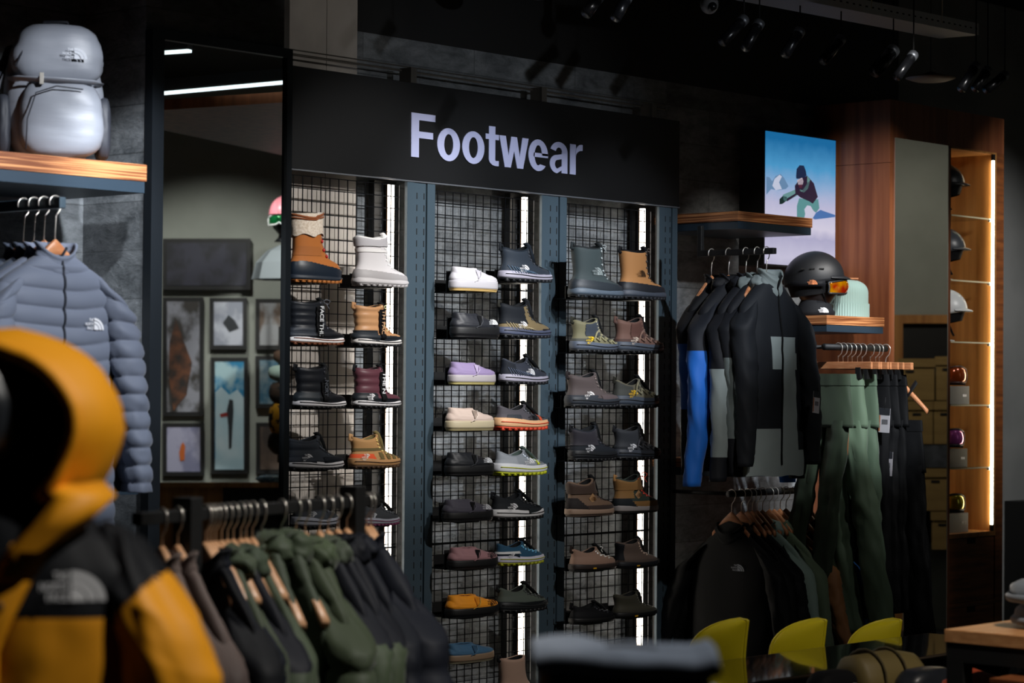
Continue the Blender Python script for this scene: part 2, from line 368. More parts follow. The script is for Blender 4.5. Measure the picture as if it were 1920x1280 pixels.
def foot(s, p=2.5):
    e = max(0, 1-abs(2*s-1)**p)**(1/p); return e*(.84+.16*sin(pi*min(1, max(0, s))**.9*.95+.0)+.02*s)
SHK = dict(kind='low', sole='run', up='808080', mid='e8e8e8', out='202020', lining='101214', lace='202020', nlace=5, over=[], quilt=None, emb=None, tongue=1, tab=None, rand=None, solh=.15, heel=.06, bow=0, rough=.7, extra=None, topring=None)
def shoe(name, label, x0, x1, yb, yt, Y=5.885, group=None, cat='shoe', **kw):
    P = dict(SHK); P.update(kw)
    a, c = at(x0, yb, Y=Y), at(x1, yb, Y=Y); L = c.x-a.x
    H = at((x0+x1)/2, yt, Y=Y).z-a.z
    tab_ = PROF[P['kind']]; top = tab_[-1][0]+tab_[-1][4]*.3+tab_[-1][5]+(.05 if P['tongue'] and P['kind'] != 'slip' else .0)
    kz = H/(top*L)
    Z0 = a.z+.003
    root = empty(name, (a.x, Y, Z0), 0, label, cat, group)
    NV, NT = 30, 44
    def pt(v, th, off=0):
        z, xb, xf, hw, tl, dp = pinterp(tab_, v)
        s = (1-cos(th))/2
        q = 0
        if P['quilt']:
            ax, per, amp = P['quilt']
            zz = z if ax == 'z' else xb+(xf-xb)*s+z*.5
            q = amp*(abs(sin(pi*zz/per))**.55) * (1 if z > .2 else 0)
        o = q+off
        x = xb-o+(xf-xb+2*o)*s; y = (hw+o)*foot(s)*(1 if sin(th) >= 0 else -1)
        zt = z+tl*(s-.5)+dp*(2*s-1)**2*(1 if v > .5 else 0) + o*.6*(1 if s > .6 else 0)
        return Vector((x*L, y*L, zt*kz*L))
    grid = [[pt(j/NV, 2*pi*(i+.5)/NT) for i in range(NT)] for j in range(NV+1)]
    mu = cloth(P['up'], P['rough'])
    MB().loft(grid, cap0=False, cap1=False).build('upper', mu, root)
    # lining: padded rim rolled inward
    tr = grid[-1]; cx = sum(p.x for p in tr)/NT
    def inn(k, dz): return [Vector((cx+(p.x-cx)*k, p.y*k, p.z+dz*L)) for p in tr]
    rim = cloth(P['topring'] or P['up'], P['rough'])
    MB().loft([inn(1.01, -.01), inn(1.02, .01), inn(.93, .02), inn(.84, .005)], cap0=False, cap1=False).build('collar', rim, root)
    MB().loft([inn(.86, .008), inn(.80, -.05), inn(.7, -.12)], cap0=False).build('lining', cloth(P['lining']), root)
    # overlays cut from the same surface
    for ov in P['over']:
        nm, colr, pred = ov[:3]; off = ov[3] if len(ov) > 3 else .006
        g2 = [[pt(j/(2*NV), 2*pi*(i+.5)/(2*NT), off) for i in range(2*NT)] for j in range(2*NV+1)]
        b = MB(); n = 2*NT; vs = [p for r in g2 for p in r]; fs = []
        for j in range(2*NV):
            for i in range(n):
                f = (j*n+i, j*n+(i+1) % n, (j+1)*n+(i+1) % n, (j+1)*n+i)
                q = sum((vs[t] for t in f), Vector())/4
                if pred(q.x/L, q.z/L/kz): fs.append(f)
        if fs:
            used = sorted({t for f in fs for t in f}); mp = {t: k for k, t in enumerate(used)}
            b.add([vs[t] for t in used], [tuple(mp[t] for t in f) for f in fs]); b.build(nm, cloth(colr, P['rough'] if len(ov) < 5 else ov[4]), root)
    # sole
    sh, he = P['solh'], P['heel']
    base = tab_[1]
    def sring(t, o, n=48):
        r = []
        for i in range(n):
            th = 2*pi*(i+.5)/n; s = (1-cos(th))/2
            xb, xf, hw = base[1]-.01-o, base[2]+.015+o, base[3]+.008+o
            bot = .03+.055*max(0, (s-.72)/.28)**2*(P['sole'] != 'cup')+(.02*max(0, (.15-s)/.15) if P['sole'] == 'run' else 0)
            tp = sh+he*max(0, 1-s*1.5)**1.2+.018*max(0, (s-.8)/.2)
            if P['sole'] == 'boot': tp = sh+he*max(0, 1-s*1.2)
            if P['sole'] in ('run', 'hike'): tp += .012*sin(s*9)
            r.append(Vector(((xb+(xf-xb)*s)*L, hw*foot(s, 2.8)*(1 if sin(th) > 0 else -1)*L, (bot+(tp-bot)*t)*L*min(kz, 1.1))))
        return r
    prof = {'run': [(.18, 0), (.3, .012), (.55, .008), (.75, .004), (1, -.004)], 'hike': [(.2, .004), (.45, .006), (.7, .010), (.85, .002), (1, .002)],
            'cup': [(.12, .0), (.3, .006), (.8, .004), (1, .0)], 'boot': [(.2, .01), (.5, .012), (.8, .006), (1, 0)]}[P['sole']]
    MB().loft([sring(t, o) for t, o in prof]).build('midsole', mat('rubber_'+P['mid'], P['mid'], .55, bump=.0008, scale=(60, 60, 60)), root)
    b = MB(); b.loft([sring(0, -.008), sring(.19, .002 if P['sole'] != 'run' else -.002)])
    if P['sole'] != 'cup':
        r = sring(0, .0, 48); nl = 10
        for k in range(nl):
            xx = .04+.9*k/nl
            s = (xx-base[1])/(base[2]-base[1]); hw = (base[3]+.006)*foot(min(.98, max(.04, s)), 2.8); zb = .03+.055*max(0, (s-.72)/.28)**2
            for sg_ in (-1, 1):
                y0, y1 = sorted((sg_*hw, sg_*hw*.45)); b.box((xx*L, y0*L, (zb-.03)*L*min(kz, 1.1)), ((xx+.055)*L, y1*L, (zb+.03)*L*min(kz, 1.1)))
    else: b.loft([[Vector((p.x, p.y*.96, 0)) for p in sring(0, -.014)], sring(.05, -.01)])
    b.build('outsole', mat('rubber_'+P['out'], P['out'], .6), root)
    if P['sole'] in ('run', 'hike') and P['kind'] != 'slip':   # sculpted groove line along the midsole
        g = [sring(.62, .013)[i] for i in range(27, 46)]
        MB().tube(g, .0016, 6).build('groove', mat('rubber_groove_'+P['out'], P['out'], .6), root)
    # tongue, laces
    if P['kind'] != 'slip' and P['tongue']:
        v0 = .55; A = pt(v0, pi, .0); B_ = pt(1, pi, .0); up = Vector((-.045*L, 0, .075*kz*L))
        b = MB(); w0 = .035*L; w1 = .055*L
        pts = [(A, w0), (A.lerp(B_, .5)+Vector((.004, 0, .003)), w0*1.2), (B_+Vector((0.002, 0, .003)), w1), (B_+up, w1*.85)]
        b.loft([[p+Vector((0, -ww, 0)), p+Vector((.008*1, -ww*.5, .004)), p+Vector((.010, 0, .005)), p+Vector((.008, ww*.5, .004)), p+Vector((0, ww, 0)), p+Vector((-.008, 0, 0))] for p, ww in pts])
        b.build('tongue', cloth(P.get('tonguec') or P['topring'] or P['lining']), root)
        vv0 = P.get('lv0', .42)-.06
        MB().loft([[pt(vv0+(.99-vv0)*j/14, pi+dd*.105, .0065) for dd in range(-8, 9)] for j in range(15)], cap0=False, cap1=False, closed=False).build('lace_panel', cloth(P.get('panelc') or P['lace']), root)
    if P['nlace']:
        b = MB(); nl = P['nlace']; v1 = .96; v0 = P.get('lv0', .42); d = 1.0; lw = .0026; lc_ = P.get('lacec') or ''.join('%02x' % min(255, int(int(P['lace'][k:k+2], 16)*1.9+28)) for k in (0, 2, 4))
        Ls = [pt(v0+(v1-v0)*i/nl, pi-d, .010) for i in range(nl+1)]; Rs = [pt(v0+(v1-v0)*i/nl, pi+d, .010) for i in range(nl+1)]
        Ms = [pt(v0+(v1-v0)*(i+.5)/nl, pi, .022) for i in range(nl)]
        for i in range(nl):
            b.tube([Rs[i], Ms[i], Ls[i+1]], lw, 6); b.tube([Ls[i], Ms[i], Rs[i+1]], lw, 6)
            if P.get('eyelet'): b.ball(Rs[i+1], (.004, .004, .004), 8, 6)
        if P['bow']:
            q = Ms[-1]+Vector((.004, 0, .004)); s_ = .05*L*P['bow']
            for sg_ in (-1, 1):
                b.tube([q, q+Vector((s_*.7, sg_*s_*.5, s_*.5)), q+Vector((s_*1.3, sg_*s_*.8, s_*.2)), q+Vector((s_*1.0, sg_*s_*.6, -s_*.4)), q], .0016, 6)
                b.tube([q, q+Vector((s_*.5, sg_*s_*.7, -s_*.3)), q+Vector((s_*.9, sg_*s_, -s_*1.2))], .0015, 6)
        b.build('laces', cloth(lc_), root)
    if P['tab']:
        q = pt(1, 0); t = MB().tube([q+Vector((.004, 0, -.04*L)), q+Vector((-.022*L*2, 0, -.02*L)), q+Vector((-.02*L*2, 0, .05*L)), q+Vector((.004, 0, .03*L))], .003, 6, ry=.007)
        t.build('pull_tab', cloth(P['tab']), root)
    def side(fx, fz, out=.002):
        best = min((p for r in grid for p in r if p.y < 0), key=lambda p: (p.x/L-fx)**2+(p.z/L/kz-fz)**2)
        return Vector((fx*L, best.y-out-(.006*L if P['over'] or P['quilt'] else 0), fz*L*kz))
    if P['emb']:
        ex, ez, es, ec = P['emb'][:4]
        M = Matrix.Translation(side(ex, ez, .003)) @ Matrix.Rotation(P['emb'][4] if len(P['emb']) > 4 else .06, 4, 'Z') @ FACE
        emblem(root, M, es*L*.78, mat('print_'+ec, ec, .5))
    if P['extra']: P['extra'](root, L, kz, pt, side)
    # the little metal shelf that carries it
    h = empty('shoe_bracket', (a.x, Y, Z0-.0045), 0, ' '.join(('black bracket under the '+label).replace(',', '').split()[:16]), 'bracket', 'shoe brackets')
    ys = 6.024-Y; hh = (top*kz*L*.98 if P['kind'] == 'slip' else .05); ws = .20*L
    MB().box((.20*L, -.03, 0), (.62*L, ys, .004)).box((.12*L, ws, 0), (.50*L, ws+.004, hh)).box((.25*L, ys-.004, 0), (.5*L, ys, .05)).build('bracket_plate', M_black, h, smooth=False)
    return root
def below(zf): return lambda x, z: z < zf(x)
R_low = lambda h, k=.0: below(lambda x: h+k*x)
def heelc(h, x1): return lambda x, z: x < x1-(z-.1)*.5 and z < h
def vertical_text(txt, xs, z0, z1, colr):
    def f(root, L, kz, pt, side):
        # woven strap from the sole to the collar with the words running along it
        b = MB(); n = 14; rows = []
        for i in range(n+1):
            z = z0+(z1-z0)*i/n; p = side(xs+.015*(z1-z), z, .0095); wv = .05*L
            rows.append([p+Vector((-wv, .0015, 0)), p+Vector((0, -.001, 0)), p+Vector((wv, .0015, 0))])
        b.loft(rows, cap0=False, cap1=False, closed=False).build('strap', cloth(colr[0]), root)
        mid = side(xs+.015*(z1-z0)*.5, (z0+z1)/2, .018)
        lean = math.atan2(-.015*(z1-z0)*L, (z1-z0)*L*kz)
        ln = (z1-z0)*L*kz*.96
        me = text_obj(txt, 1, mat('print_'+colr[1], colr[1], .5), root, Matrix.Translation(mid) @ FACE @ Matrix.Rotation(-pi/2+lean, 4, 'Z'), ext=0, off=.02, fit=(-ln/2, ln/2, -.036*L, .036*L))
    return f
def shear(root, L, kz, pt, side):   # shearling cuff folded over the shaft
    rings = []
    for j in range(9):
        v = .72+.28*j/8; r = []
        for i in range(60):
            th = 2*pi*i/60; p = pt(min(v, 1), th, .03+.008*noise.noise(Vector((th*9, j*2.2, 1))))
            p.z += .02*L*sin(th*5) if j == 0 else (j-7)*.02*L if j > 7 else 0
            r.append(p)
        rings.append(r)
    MB().loft(rings, cap0=False).build('shearling_cuff', mat('shearling', 'cbb9a4', .95, col2='e6dacb', scale=(150, 150, 150), bump=.004, sheen=.5), root)
    for zz, t in ((1.0, .007), (.90, .005)):
        MB().tube([pt(min(1, (zz-.09)/.91), 2*pi*i/40, .036) for i in range(41)], t*.6, 6).build('cuff_edge', cloth('8a4a22'), root)
    b = MB()
    for v in (.44, .55, .66, .76):
        q = pt(v, pi+.8, .014); b.ball(q, (.006, .004, .006), 10, 6)
        b.tube([q, pt(v+.05, pi, .03)], .002, 6)
    b.build('red_hooks', mat('hook_red', 'b01f1a', .4), root)
def diamond(root, L, kz, pt, side):
    c = side(.40, .36, .004); s = .075*L
    MB().add([c+Vector((0, 0, s)), c+Vector((-s, .002, 0)), c+Vector((0, 0, -s)), c+Vector((s, .002, 0))], [(0, 1, 2, 3)]).build('leather_patch', cloth('b58c62'), root, smooth=False, solid=.002)
    emblem(root, Matrix.Translation(c+Vector((.002, -.003, 0))) @ FACE, .055*L, mat('print_6b4a2c', '6b4a2c', .6))
def stripes(colr):
    def f(root, L, kz, pt, side):
        b = MB()
        for k in range(11):
            x = .12+.042*k; p, q = side(x, .17, .0035), side(x-.05-.005*k, .33-.012*k, .0035)
            b.tube([p, p.lerp(q, .5)+Vector((0, -.001, 0)), q], .0013, 5)
        b.build('side_stripes', cloth(colr), root)
    return f
def gore(colr, nb=3, patch=None):
    def f(root, L, kz, pt, side):
        a, b_, c = side(.40, .395, .003), side(.53, .38, .003), side(.40, .22, .004)
        MB().add([a, c, b_, a.lerp(b_, .5)+Vector((0, -.001, 0))], [(0, 1, 2, 3)]).build('elastic_gore', cloth(colr), root)
        e = MB(); e.tube([side(.545, .385, .004), side(.47, .29, .004), side(.405, .215, .005)], .0022, 6)
        e.tube([side(.41, .215, .005), side(.36, .19, .005), side(.33, .17, .005)], .0015, 6); e.build('seam_piping', cloth(patch or colr), root)
    return f
def sawtooth(colr, dark):
    def f(root, L, kz, pt, side):
        b = MB()
        pts = [(.30, .24), (.36, .33), (.43, .25), (.49, .35), (.56, .25), (.62, .33), (.69, .22), (.75, .28), (.82, .2), (.88, .22)]
        for i in range(len(pts)-1):
            p, q = side(*pts[i], .0045), side(*pts[i+1], .0045); b.tube([p, q], .0034, 6)
        b.tube([side(.30, .24, .0045), side(.40, .42, .0045), side(.5, .5, .0045)], .004, 6)
        b.build('web_overlay', cloth(colr), root)
        d = MB()
        for x, z in ((.42, .36), (.54, .33), (.66, .27)):
            d.ball(side(x, z, .002), (.045*L*.6, .004, .03*L), 12, 6)
        d.build('mesh_windows', cloth(dark), root)
    return f
A_ = 'boots on the left bay of the shoe wall'
BOOT = dict(kind='tall', sole='boot', cat='boot', group=A_)
shoe('snow_boot', 'tall tan snow boot with fleecy white cuff and dark rubber foot', 544, 637, 530, 404, over=[('rubber_shell', '1c2531', lambda x, z: z < .335-.15*abs(x-.15), .014, .4), ('shaft_panel', 'a5622c', lambda x, z: .42 < z < .56 and x < .5, .006)], up='b0682c', mid='1e2733', out='c47a3c', lace='9a1c18', nlace=0, tongue=0, solh=.10, heel=.02, extra=shear, **BOOT)
shoe('snow_boot', 'tall white snow boot with pale grey rubber foot', 664, 760, 537, 442, up='dcd9dc', mid='c9c6c8', out='b5b2b4', over=[('rubber_shell', 'a9a6a8', lambda x, z: z < .36-.12*x, .014, .5), ('cuff', 'bfbdc2', lambda x, z: z > .86, .02), ('shaft_band', 'f0eeee', lambda x, z: .72 < z < .79, .012)], topring='ffffff', lining='ffffff', lace='f2f2f2', nlace=6, bow=.8, tonguec='f4f2f2', extra=None, solh=.15, heel=.03, **BOOT)
PB = dict(kind='tall', sole='run', cat='boot', group=A_, solh=.17, heel=.07)
shoe('puffer_boot', 'black quilted puffer boot with upright white lettered strap and tied laces', 541, 640, 647, 564, up='1b1e24', mid='e9e6e6', out='6b3a20', quilt=('z', .16, .022), over=[('mudguard', '15171c', lambda x, z: z < .30-.05*x, .012, .4), ('heel_panel', '2b3038', lambda x, z: x < .32 and z < .42, .014, .5)], lace='26282e', nlace=4, bow=1.6, tab='22252b', rough=.42, extra=vertical_text('FACE THE', .40, .20, .97, ('0c0d10', 'd8dadd')), **PB)
shoe('puffer_boot', 'beige quilted puffer boot with black lettered strap and beige cord laces', 663, 748, 650, 572, up='c49368', mid='ece8e6', out='14161a', quilt=('z', .18, .024), over=[('mudguard', '22282f', lambda x, z: z < .31-.04*x, .014, .5), ('heel_panel', '2a3037', lambda x, z: x < .36 and z < .42, .016, .5)], lace='c48a58', nlace=3, bow=1.7, tab='b98a5e', rough=.45, extra=vertical_text('TH FACE', .43, .2, .97, ('0d0e11', 'c9a07a')), **PB)
shoe('puffer_boot', 'black low puffer boot with white sole and dim dark grey lettering', 553, 644, 767, 687, up='17191e', mid='d9d6d8', out='0d0e10', quilt=('z', .22, .018), over=[('mudguard', '121418', lambda x, z: z < .30, .012, .45), ('heel_panel', '242b31', lambda x, z: x < .34 and z < .42, .014, .5)], lace='121317', nlace=5, rough=.45, tab='101114', extra=vertical_text('NORTH', .43, .2, .75, ('0c0d10', '4a4f57')), **PB)
shoe('puffer_boot', 'burgundy quilted puffer boot with white sole and lettered black strap', 663, 747, 766, 688, up='5d3640', mid='dcdadd', out='16181c', quilt=('z', .2, .022), over=[('mudguard', '1b1e24', lambda x, z: z < .28-.04*x, .012, .5), ('heel_panel', '1d2127', lambda x, z: x < .36 and z < .40, .014, .5)], lace='4a2a33', nlace=5, tab='15171b', rough=.45, emb=(.22, .30, .13, 'e8e8ec'), extra=vertical_text('THE NO', .46, .2, .97, ('0c0d10', 'e4e6ea')), **PB)
shoe('ankle_boot', 'dark grey quilted ankle boot with a white wedge sole', 538, 640, 884, 817, kind='mid', sole='run', cat='boot', group=A_, up='2d333b', mid='e0dee0', out='0e0f12', quilt=('z', .15, .018), over=[('heel_panel', '323842', lambda x, z: x < .36-(z-.2)*.5 and z < .36, .012), ('toe_mesh', '20242b', lambda x, z: x > .5 and z < .3, .008)], lace='22262c', nlace=2, tab='23272e', solh=.17, heel=.08, emb=(.23, .29, .13, 'e6e6ea'))
shoe('hiking_boot', 'tan hiking shoe with bright orange heel panel and olive webbing', 656, 746, 880, 814, kind='mid', sole='hike', cat='hiking shoe', group=A_, up='b98d5a', mid='bd8f60', out='4a3420', over=[('heel_panel', 'e5572a', lambda x, z: x < .40-(z-.18)*.4 and z < .33, .010), ('webbing', '6b5c34', lambda x, z: x > .4 and .2 < z < .36 and abs(sin(x*22)) > .62, .010), ('collar_band', '6a5b36', lambda x, z: .40 < z < .46, .008)], lace='8a6b3e', nlace=5, tab='c39868', emb=(.20, .26, .13, 'f4ece0'), tonguec='75683e', lining='6e6238', solh=.19, heel=.05)
shoe('running_shoe', 'grey running shoe with striped white sole partly behind the hanger hooks', 549, 633, 993, 936, group=A_, up='3c4148', mid='b8bcc8', out='1a1c20', lace='2a2d33', over=[('saddle', '4a515a', lambda x, z: .3 < x < .6, .006)], emb=(.30, .27, .12, 'dfe2e8'), solh=.17, heel=.06)
shoe('running_shoe', 'grey walking shoe with pink edged sole, right of the rack post', 676, 746, 988, 942, group=A_, up='3d4045', mid='a9acb8', out='7a3a5c', lace='24262a', emb=(.22, .25, .12, 'dfe2e8'), solh=.15, heel=.05)
B_ = 'slippers in the middle bay of the shoe wall'; B2 = 'trail shoes in the middle bay of the shoe wall'
SL = dict(kind='slip', sole='cup', nlace=0, tongue=0, cat='slipper', group=B_, solh=.19, heel=.0, quilt=('x', .11, .016))
EB = (.70, .285, .10)
shoe('slipper', 'plain white quilted slipper at the top of the left column in the middle bay', 845, 929, 546, 507, up='c9c7cd', mid='b4b2b8', out='c9a868', extra=gore('b9b6c0', patch='dad7de'), lining='2a2f36', **SL)
shoe('slipper', 'shiny black slipper with white emblem, just below the white slipper', 847, 932, 634, 592, up='24262c', mid='0f1013', out='0a0b0d', extra=gore('0e0f12', patch='3a3c42'), emb=EB+('d8dade', -.35), rough=.5, **SL)
shoe('slipper', 'lilac quilted slipper on a pale grey sole', 843, 925, 722, 684, up='8a7aa0', mid='a29c9e', out='bdb070', extra=gore('a89ab8', patch='b0a2c0'), lining='7a6a8c', **SL)
shoe('slipper', 'cream slipper on a cream sole', 838, 922, 809, 769, up='c4b0a4', mid='b5a98c', out='a5986f', extra=gore('8a7a6e', patch='d8c6ba'), lining='8a786c', **SL)
shoe('slipper', 'black quilted slipper with white emblem, beside the pale grey runner', 837, 922, 893, 852, up='1b1d21', mid='0d0e10', out='141518', extra=gore('08090a', patch='303238'), emb=EB+('d8dade', -.35), rough=.5, **SL)
shoe('slipper', 'slate purple slipper with white emblem on a black sole', 832, 920, 980, 940, up='45434f', mid='0d0e10', out='141518', extra=gore('0a0b0d', patch='4f4d59'), emb=EB+('c8cad0', -.35), **SL)
shoe('slipper', 'dusty pink slipper with a black gusset and black sole', 842, 929, 1070, 1029, up='a1777c', mid='0d0e10', out='141518', extra=gore('0a0b0d', patch='a1777c'), emb=EB+('33262a', -.35), **SL)
shoe('slipper', 'bright orange slipper on a black sole', 838, 930, 1161, 1118, up='f29a1c', mid='0e0f11', out='141518', extra=gore('d88512', patch='caa040'), lining='6a2410', emb=EB+('5a3410', -.35), **SL)
shoe('slipper', 'blue quilted slipper on a tan sole, half behind the dark jackets', 838, 922, 1246, 1208, up='3d6585', mid='8a735c', out='b0a58a', extra=gore('2a4c68', patch='4a7494'), lining='1c3448', **SL)
HB = dict(group=B2, cat='trail shoe')
shoe('hiking_boot', 'navy mid hiking boot with pale sole at the top of the middle bay', 938, 1030, 528, 461, kind='mid', sole='run', up='242e3a', mid='a9a6b6', out='15181d', over=[('toe_cap', '3a5064', lambda x, z: x > .86, .008)], quilt=None, lace='16191e', nlace=5, tab='171b20', emb=(.31, .27, .13, 'e6e6ea'), extra=stripes('54708a'), topring='1c232c', solh=.16, heel=.06, **HB)
shoe('hiking_boot', 'olive mid hiking boot with black padded collar and blue-grey sole', 935, 1027, 634, 565, kind='mid', sole='run', up='756648', mid='4a5168', out='191c22', over=[('collar_pad', '1c2026', lambda x, z: z > .30 and x < .42-(z-.3)*.2, .012), ('toe_cap', '2c2a2c', lambda x, z: x > .72 and z < .2, .012)], lace='1c1c1c', nlace=5, tab='2a2a26', emb=(.31, .27, .12, 'e6e6ea'), extra=stripes('b3a582'), topring='1a1d22', solh=.16, heel=.06, **HB)
shoe('trail_shoe', 'navy low trail shoe with lilac grey sole', 939, 1023, 722, 669, up='272c38', mid='a5a2b2', out='15171c', over=[('toe_cap', '47566a', lambda x, z: x > .88, .008), ('heel_panel', '1c2028', lambda x, z: x < .2, .008)], lace='1a1d22', tab=None, emb=(.46, .25, .12, 'e6e6ea'), extra=stripes('55617a'), solh=.15, heel=.05, **HB)
shoe('trail_shoe', 'dark grey trail runner with peach sole and orange lugs', 930, 1022, 808, 757, sole='run', up='4b484e', mid='e2b284', out='d8482a', over=[('heel_panel', '30343a', lambda x, z: .12 < x < .34 and .22 < z < .32, .008), ('toe_bumper', 'd4502e', lambda x, z: x > .90 and z < .2, .012), ('tongue_patch', 'd8542c', lambda x, z: .7 < x < .76 and z > .2, .01)], lace='2a2b2e', emb=(.56, .27, .12, '1a1b1e'), solh=.19, heel=.07, **HB)
shoe('trail_shoe', 'light grey trail runner with white sole and lime details', 929, 1020, 893, 842, up='868c92', mid='dadbde', out='c2c822', over=[('heel_panel', '979ca2', lambda x, z: x < .3, .008), ('toe_bumper', 'c8cc40', lambda x, z: x > .90 and z < .2, .012), ('tongue_patch', 'c4cc28', lambda x, z: .68 < x < .74 and z > .22, .01)], lace='6a7076', lining='3a4a44', emb=(.52, .28, .13, 'f2f2f4'), solh=.19, heel=.07, **HB)
shoe('trail_shoe', 'black running shoe with thick white sole and black heel loop', 922, 1014, 977, 923, up='1c1f23', mid='d6d6d8', out='101113', over=[('mid_wedge', '24292c', lambda x, z: x > .55 and z < .22, .016)], lace='0e0f11', tab='101114', emb=(.26, .26, .14, 'e4e4e8'), solh=.18, heel=.04, **HB)
shoe('trail_shoe', 'deep blue running shoe with white sole and yellow-green tread', 929, 1015, 1062, 1014, up='1d4a66', mid='c6c4d4', out='a6ac24', over=[('heel_band', 'd0d2d4', lambda x, z: x < .36 and .27 < z < .32, .014), ('heel_panel', '0e1c28', lambda x, z: x < .34 and z < .27, .010)], lace='2f5a70', emb=(.20, .23, .10, 'e4e4e8'), solh=.18, heel=.04, **HB)
shoe('trail_shoe', 'dark sage green shoe on a chunky black sole', 932, 1021, 1151, 1095, up='49524a', mid='14171a', out='0c0d0f', over=[('rand', '14181a', lambda x, z: z < .2, .012)], lace='1c1f1e', tab='16181a', lining='0a0b0c', solh=.17, heel=.06, **HB)
shoe('chelsea_boot', 'beige pull-on boot with dark rubber foot, lowest in the middle bay', 934, 1014, 1322, 1231, kind='tall', sole='boot', up='a88a78', mid='1c2024', out='101214', over=[('rubber_shell', '22282e', lambda x, z: z < .42, .014, .5)], nlace=0, tongue=0, group=B2, cat='boot', tab='181a1c', solh=.12, heel=.02)
C_ = 'hiking boots in the right bay of the shoe wall'
CK = dict(group=C_, cat='hiking boot')
shoe('winter_boot', 'tall dark green winter boot with grey rubber sole', 1071, 1162, 558, 460, Y=5.86, kind='tall', sole='boot', up='2f3a3c', mid='4e5a66', out='20262c', over=[('rubber_shell', '272d33', lambda x, z: z < .38-.12*x, .016, .5)], lace='4a4f50', nlace=6, bow=1, tab='22282a', topring='1c2022', emb=(.36, .55, .13, '8a9494'), solh=.17, heel=.03, eyelet=1, **CK)
shoe('winter_boot', 'tall wheat tan winter boot with black rubber foot and black collar', 1161, 1242, 561, 467, Y=5.90, kind='tall', sole='boot', up='b9824e', mid='454c58', out='23262c', over=[('rubber_shell', '23252b', lambda x, z: z < .37-.1*x, .016, .5)], lace='2a2420', nlace=6, bow=1, tab='1a1b1e', topring='121316', emb=(.33, .56, .12, '4a3420'), solh=.17, heel=.03, eyelet=1, **CK)
HK = dict(kind='mid', sole='hike', solh=.18, heel=.06, group=C_, cat='hiking boot')
shoe('hiking_boot', 'khaki and grey hiking boot with yellow emblem, mid height, under the dark green winter boot', 1072, 1153, 661, 596, up='6e6a50', mid='525a68', out='14171b', over=[('collar_pad', '2f3640', lambda x, z: z > .36 and .18 < x < .5, .01), ('heel_panel', '40413a', lambda x, z: x < .3 and z < .3, .01)], extra=sawtooth('8f8a68', '33362e'), lace='5a5644', tab='2a2a22', emb=(.26, .26, .15, 'e6bf2a'), **HK)
shoe('hiking_boot', 'reddish brown hiking boot with pale emblem and webbed side', 1153, 1238, 663, 595, up='6b4e44', mid='4a525e', out='15171b', over=[('heel_panel', '4a332c', lambda x, z: x < .3 and z < .3, .01), ('collar_pad', '5b3c34', lambda x, z: z > .34 and .2 < x < .5, .01)], extra=sawtooth('8a6c5e', '3c2a26'), lace='4a382e', tab='5a4038', emb=(.26, .26, .14, 'd8c8b8'), **HK)
shoe('hiking_boot', 'plain brown-grey leather hiking boot with white emblem', 1063, 1155, 765, 698, up='4d4342', mid='2a2f36', out='17191d', over=[('toe_panel', '55494a', lambda x, z: x > .5 and z < .27, .01), ('heel_panel', '2c3138', lambda x, z: x < .42 and z < .27, .012)], lace='3a3230', tab='2a2526', emb=(.28, .26, .14, 'e6e2e0'), **HK)
shoe('hiking_shoe', 'low khaki hiking shoe with yellow emblem, in the third row of the right bay', 1151, 1230, 766, 708, kind='low', sole='hike', up='5c5848', mid='3c4450', out='14171b', over=[('heel_panel', '363834', lambda x, z: x < .3, .01)], extra=sawtooth('7d7860', '2e3028'), lace='3a3a30', tab='24241e', emb=(.27, .25, .15, 'e6b92a'), solh=.17, heel=.05, group=C_, cat='hiking shoe')
shoe('hiking_boot', 'smooth black hiking boot with ribbed collar and white emblem', 1069, 1151, 866, 797, up='22262c', mid='1a1d21', out='0e1013', over=[('collar_pad', '2a2830', lambda x, z: z > .34 and x < .48, .012)], lace='18181c', tab='17181b', emb=(.28, .27, .15, 'dedfe2'), **HK)
shoe('hiking_boot', 'black webbed hiking boot with white emblem and blue-grey sole line', 1151, 1233, 863, 798, up='282b31', mid='31363f', out='111317', over=[('heel_panel', '1f2227', lambda x, z: x < .3 and z < .3, .01)], extra=sawtooth('34363c', '15171a'), lace='1a1b1f', tab='1a1b1f', emb=(.24, .27, .15, 'dedfe2'), **HK)
shoe('hiking_boot', 'taupe suede boot with padded collar, diamond patch and flat pale sole', 1063, 1146, 970, 896, kind='mid', sole='cup', up='7a6250', mid='a38a78', out='5a4a40', over=[('rand', '40332f', lambda x, z: z < .22 and x > .2, .012), ('heel_panel', '2e2a2b', lambda x, z: x < .34-(z-.1)*.8 and z < .38, .014), ('collar_pad', '4a3a32', lambda x, z: z > .46, .02)], lace='2a2424', nlace=6, extra=diamond, solh=.13, heel=.03, **CK)
shoe('hiking_boot', 'tan and green boot with bright red laces and a diamond patch', 1152, 1229, 964, 888, kind='mid', sole='cup', up='2f3b34', mid='9a9494', out='1a1a1c', over=[('rand', '8e683a', lambda x, z: z < .24 and x > .2, .012), ('heel_panel', '22272c', lambda x, z: x < .36-(z-.1)*.8 and z < .3, .016), ('heel_leather', '8e683a', lambda x, z: x < .3 and .3 < z < .52, .012), ('collar_pad', '8a6436', lambda x, z: z > .46, .02)], lace='c02418', nlace=6, bow=1.8, tab='a87c48', extra=diamond, solh=.13, heel=.03, **CK)
def tiny(root, L, kz, pt, side):
    p = side(.28, .07, .016); MB().box(p+Vector((-.02*L, -.002, -.008*L)), p+Vector((.05*L, 0, .012*L))).build('sole_badge', mat('print_d9a21e', 'd9a21e', .5), root, smooth=False)
    emblem(root, Matrix.Translation(side(.9, .15, .012)) @ Matrix.Rotation(.9, 4, 'Z') @ FACE, .07*L, mat('print_d0d4d8', 'd0d4d8', .5))
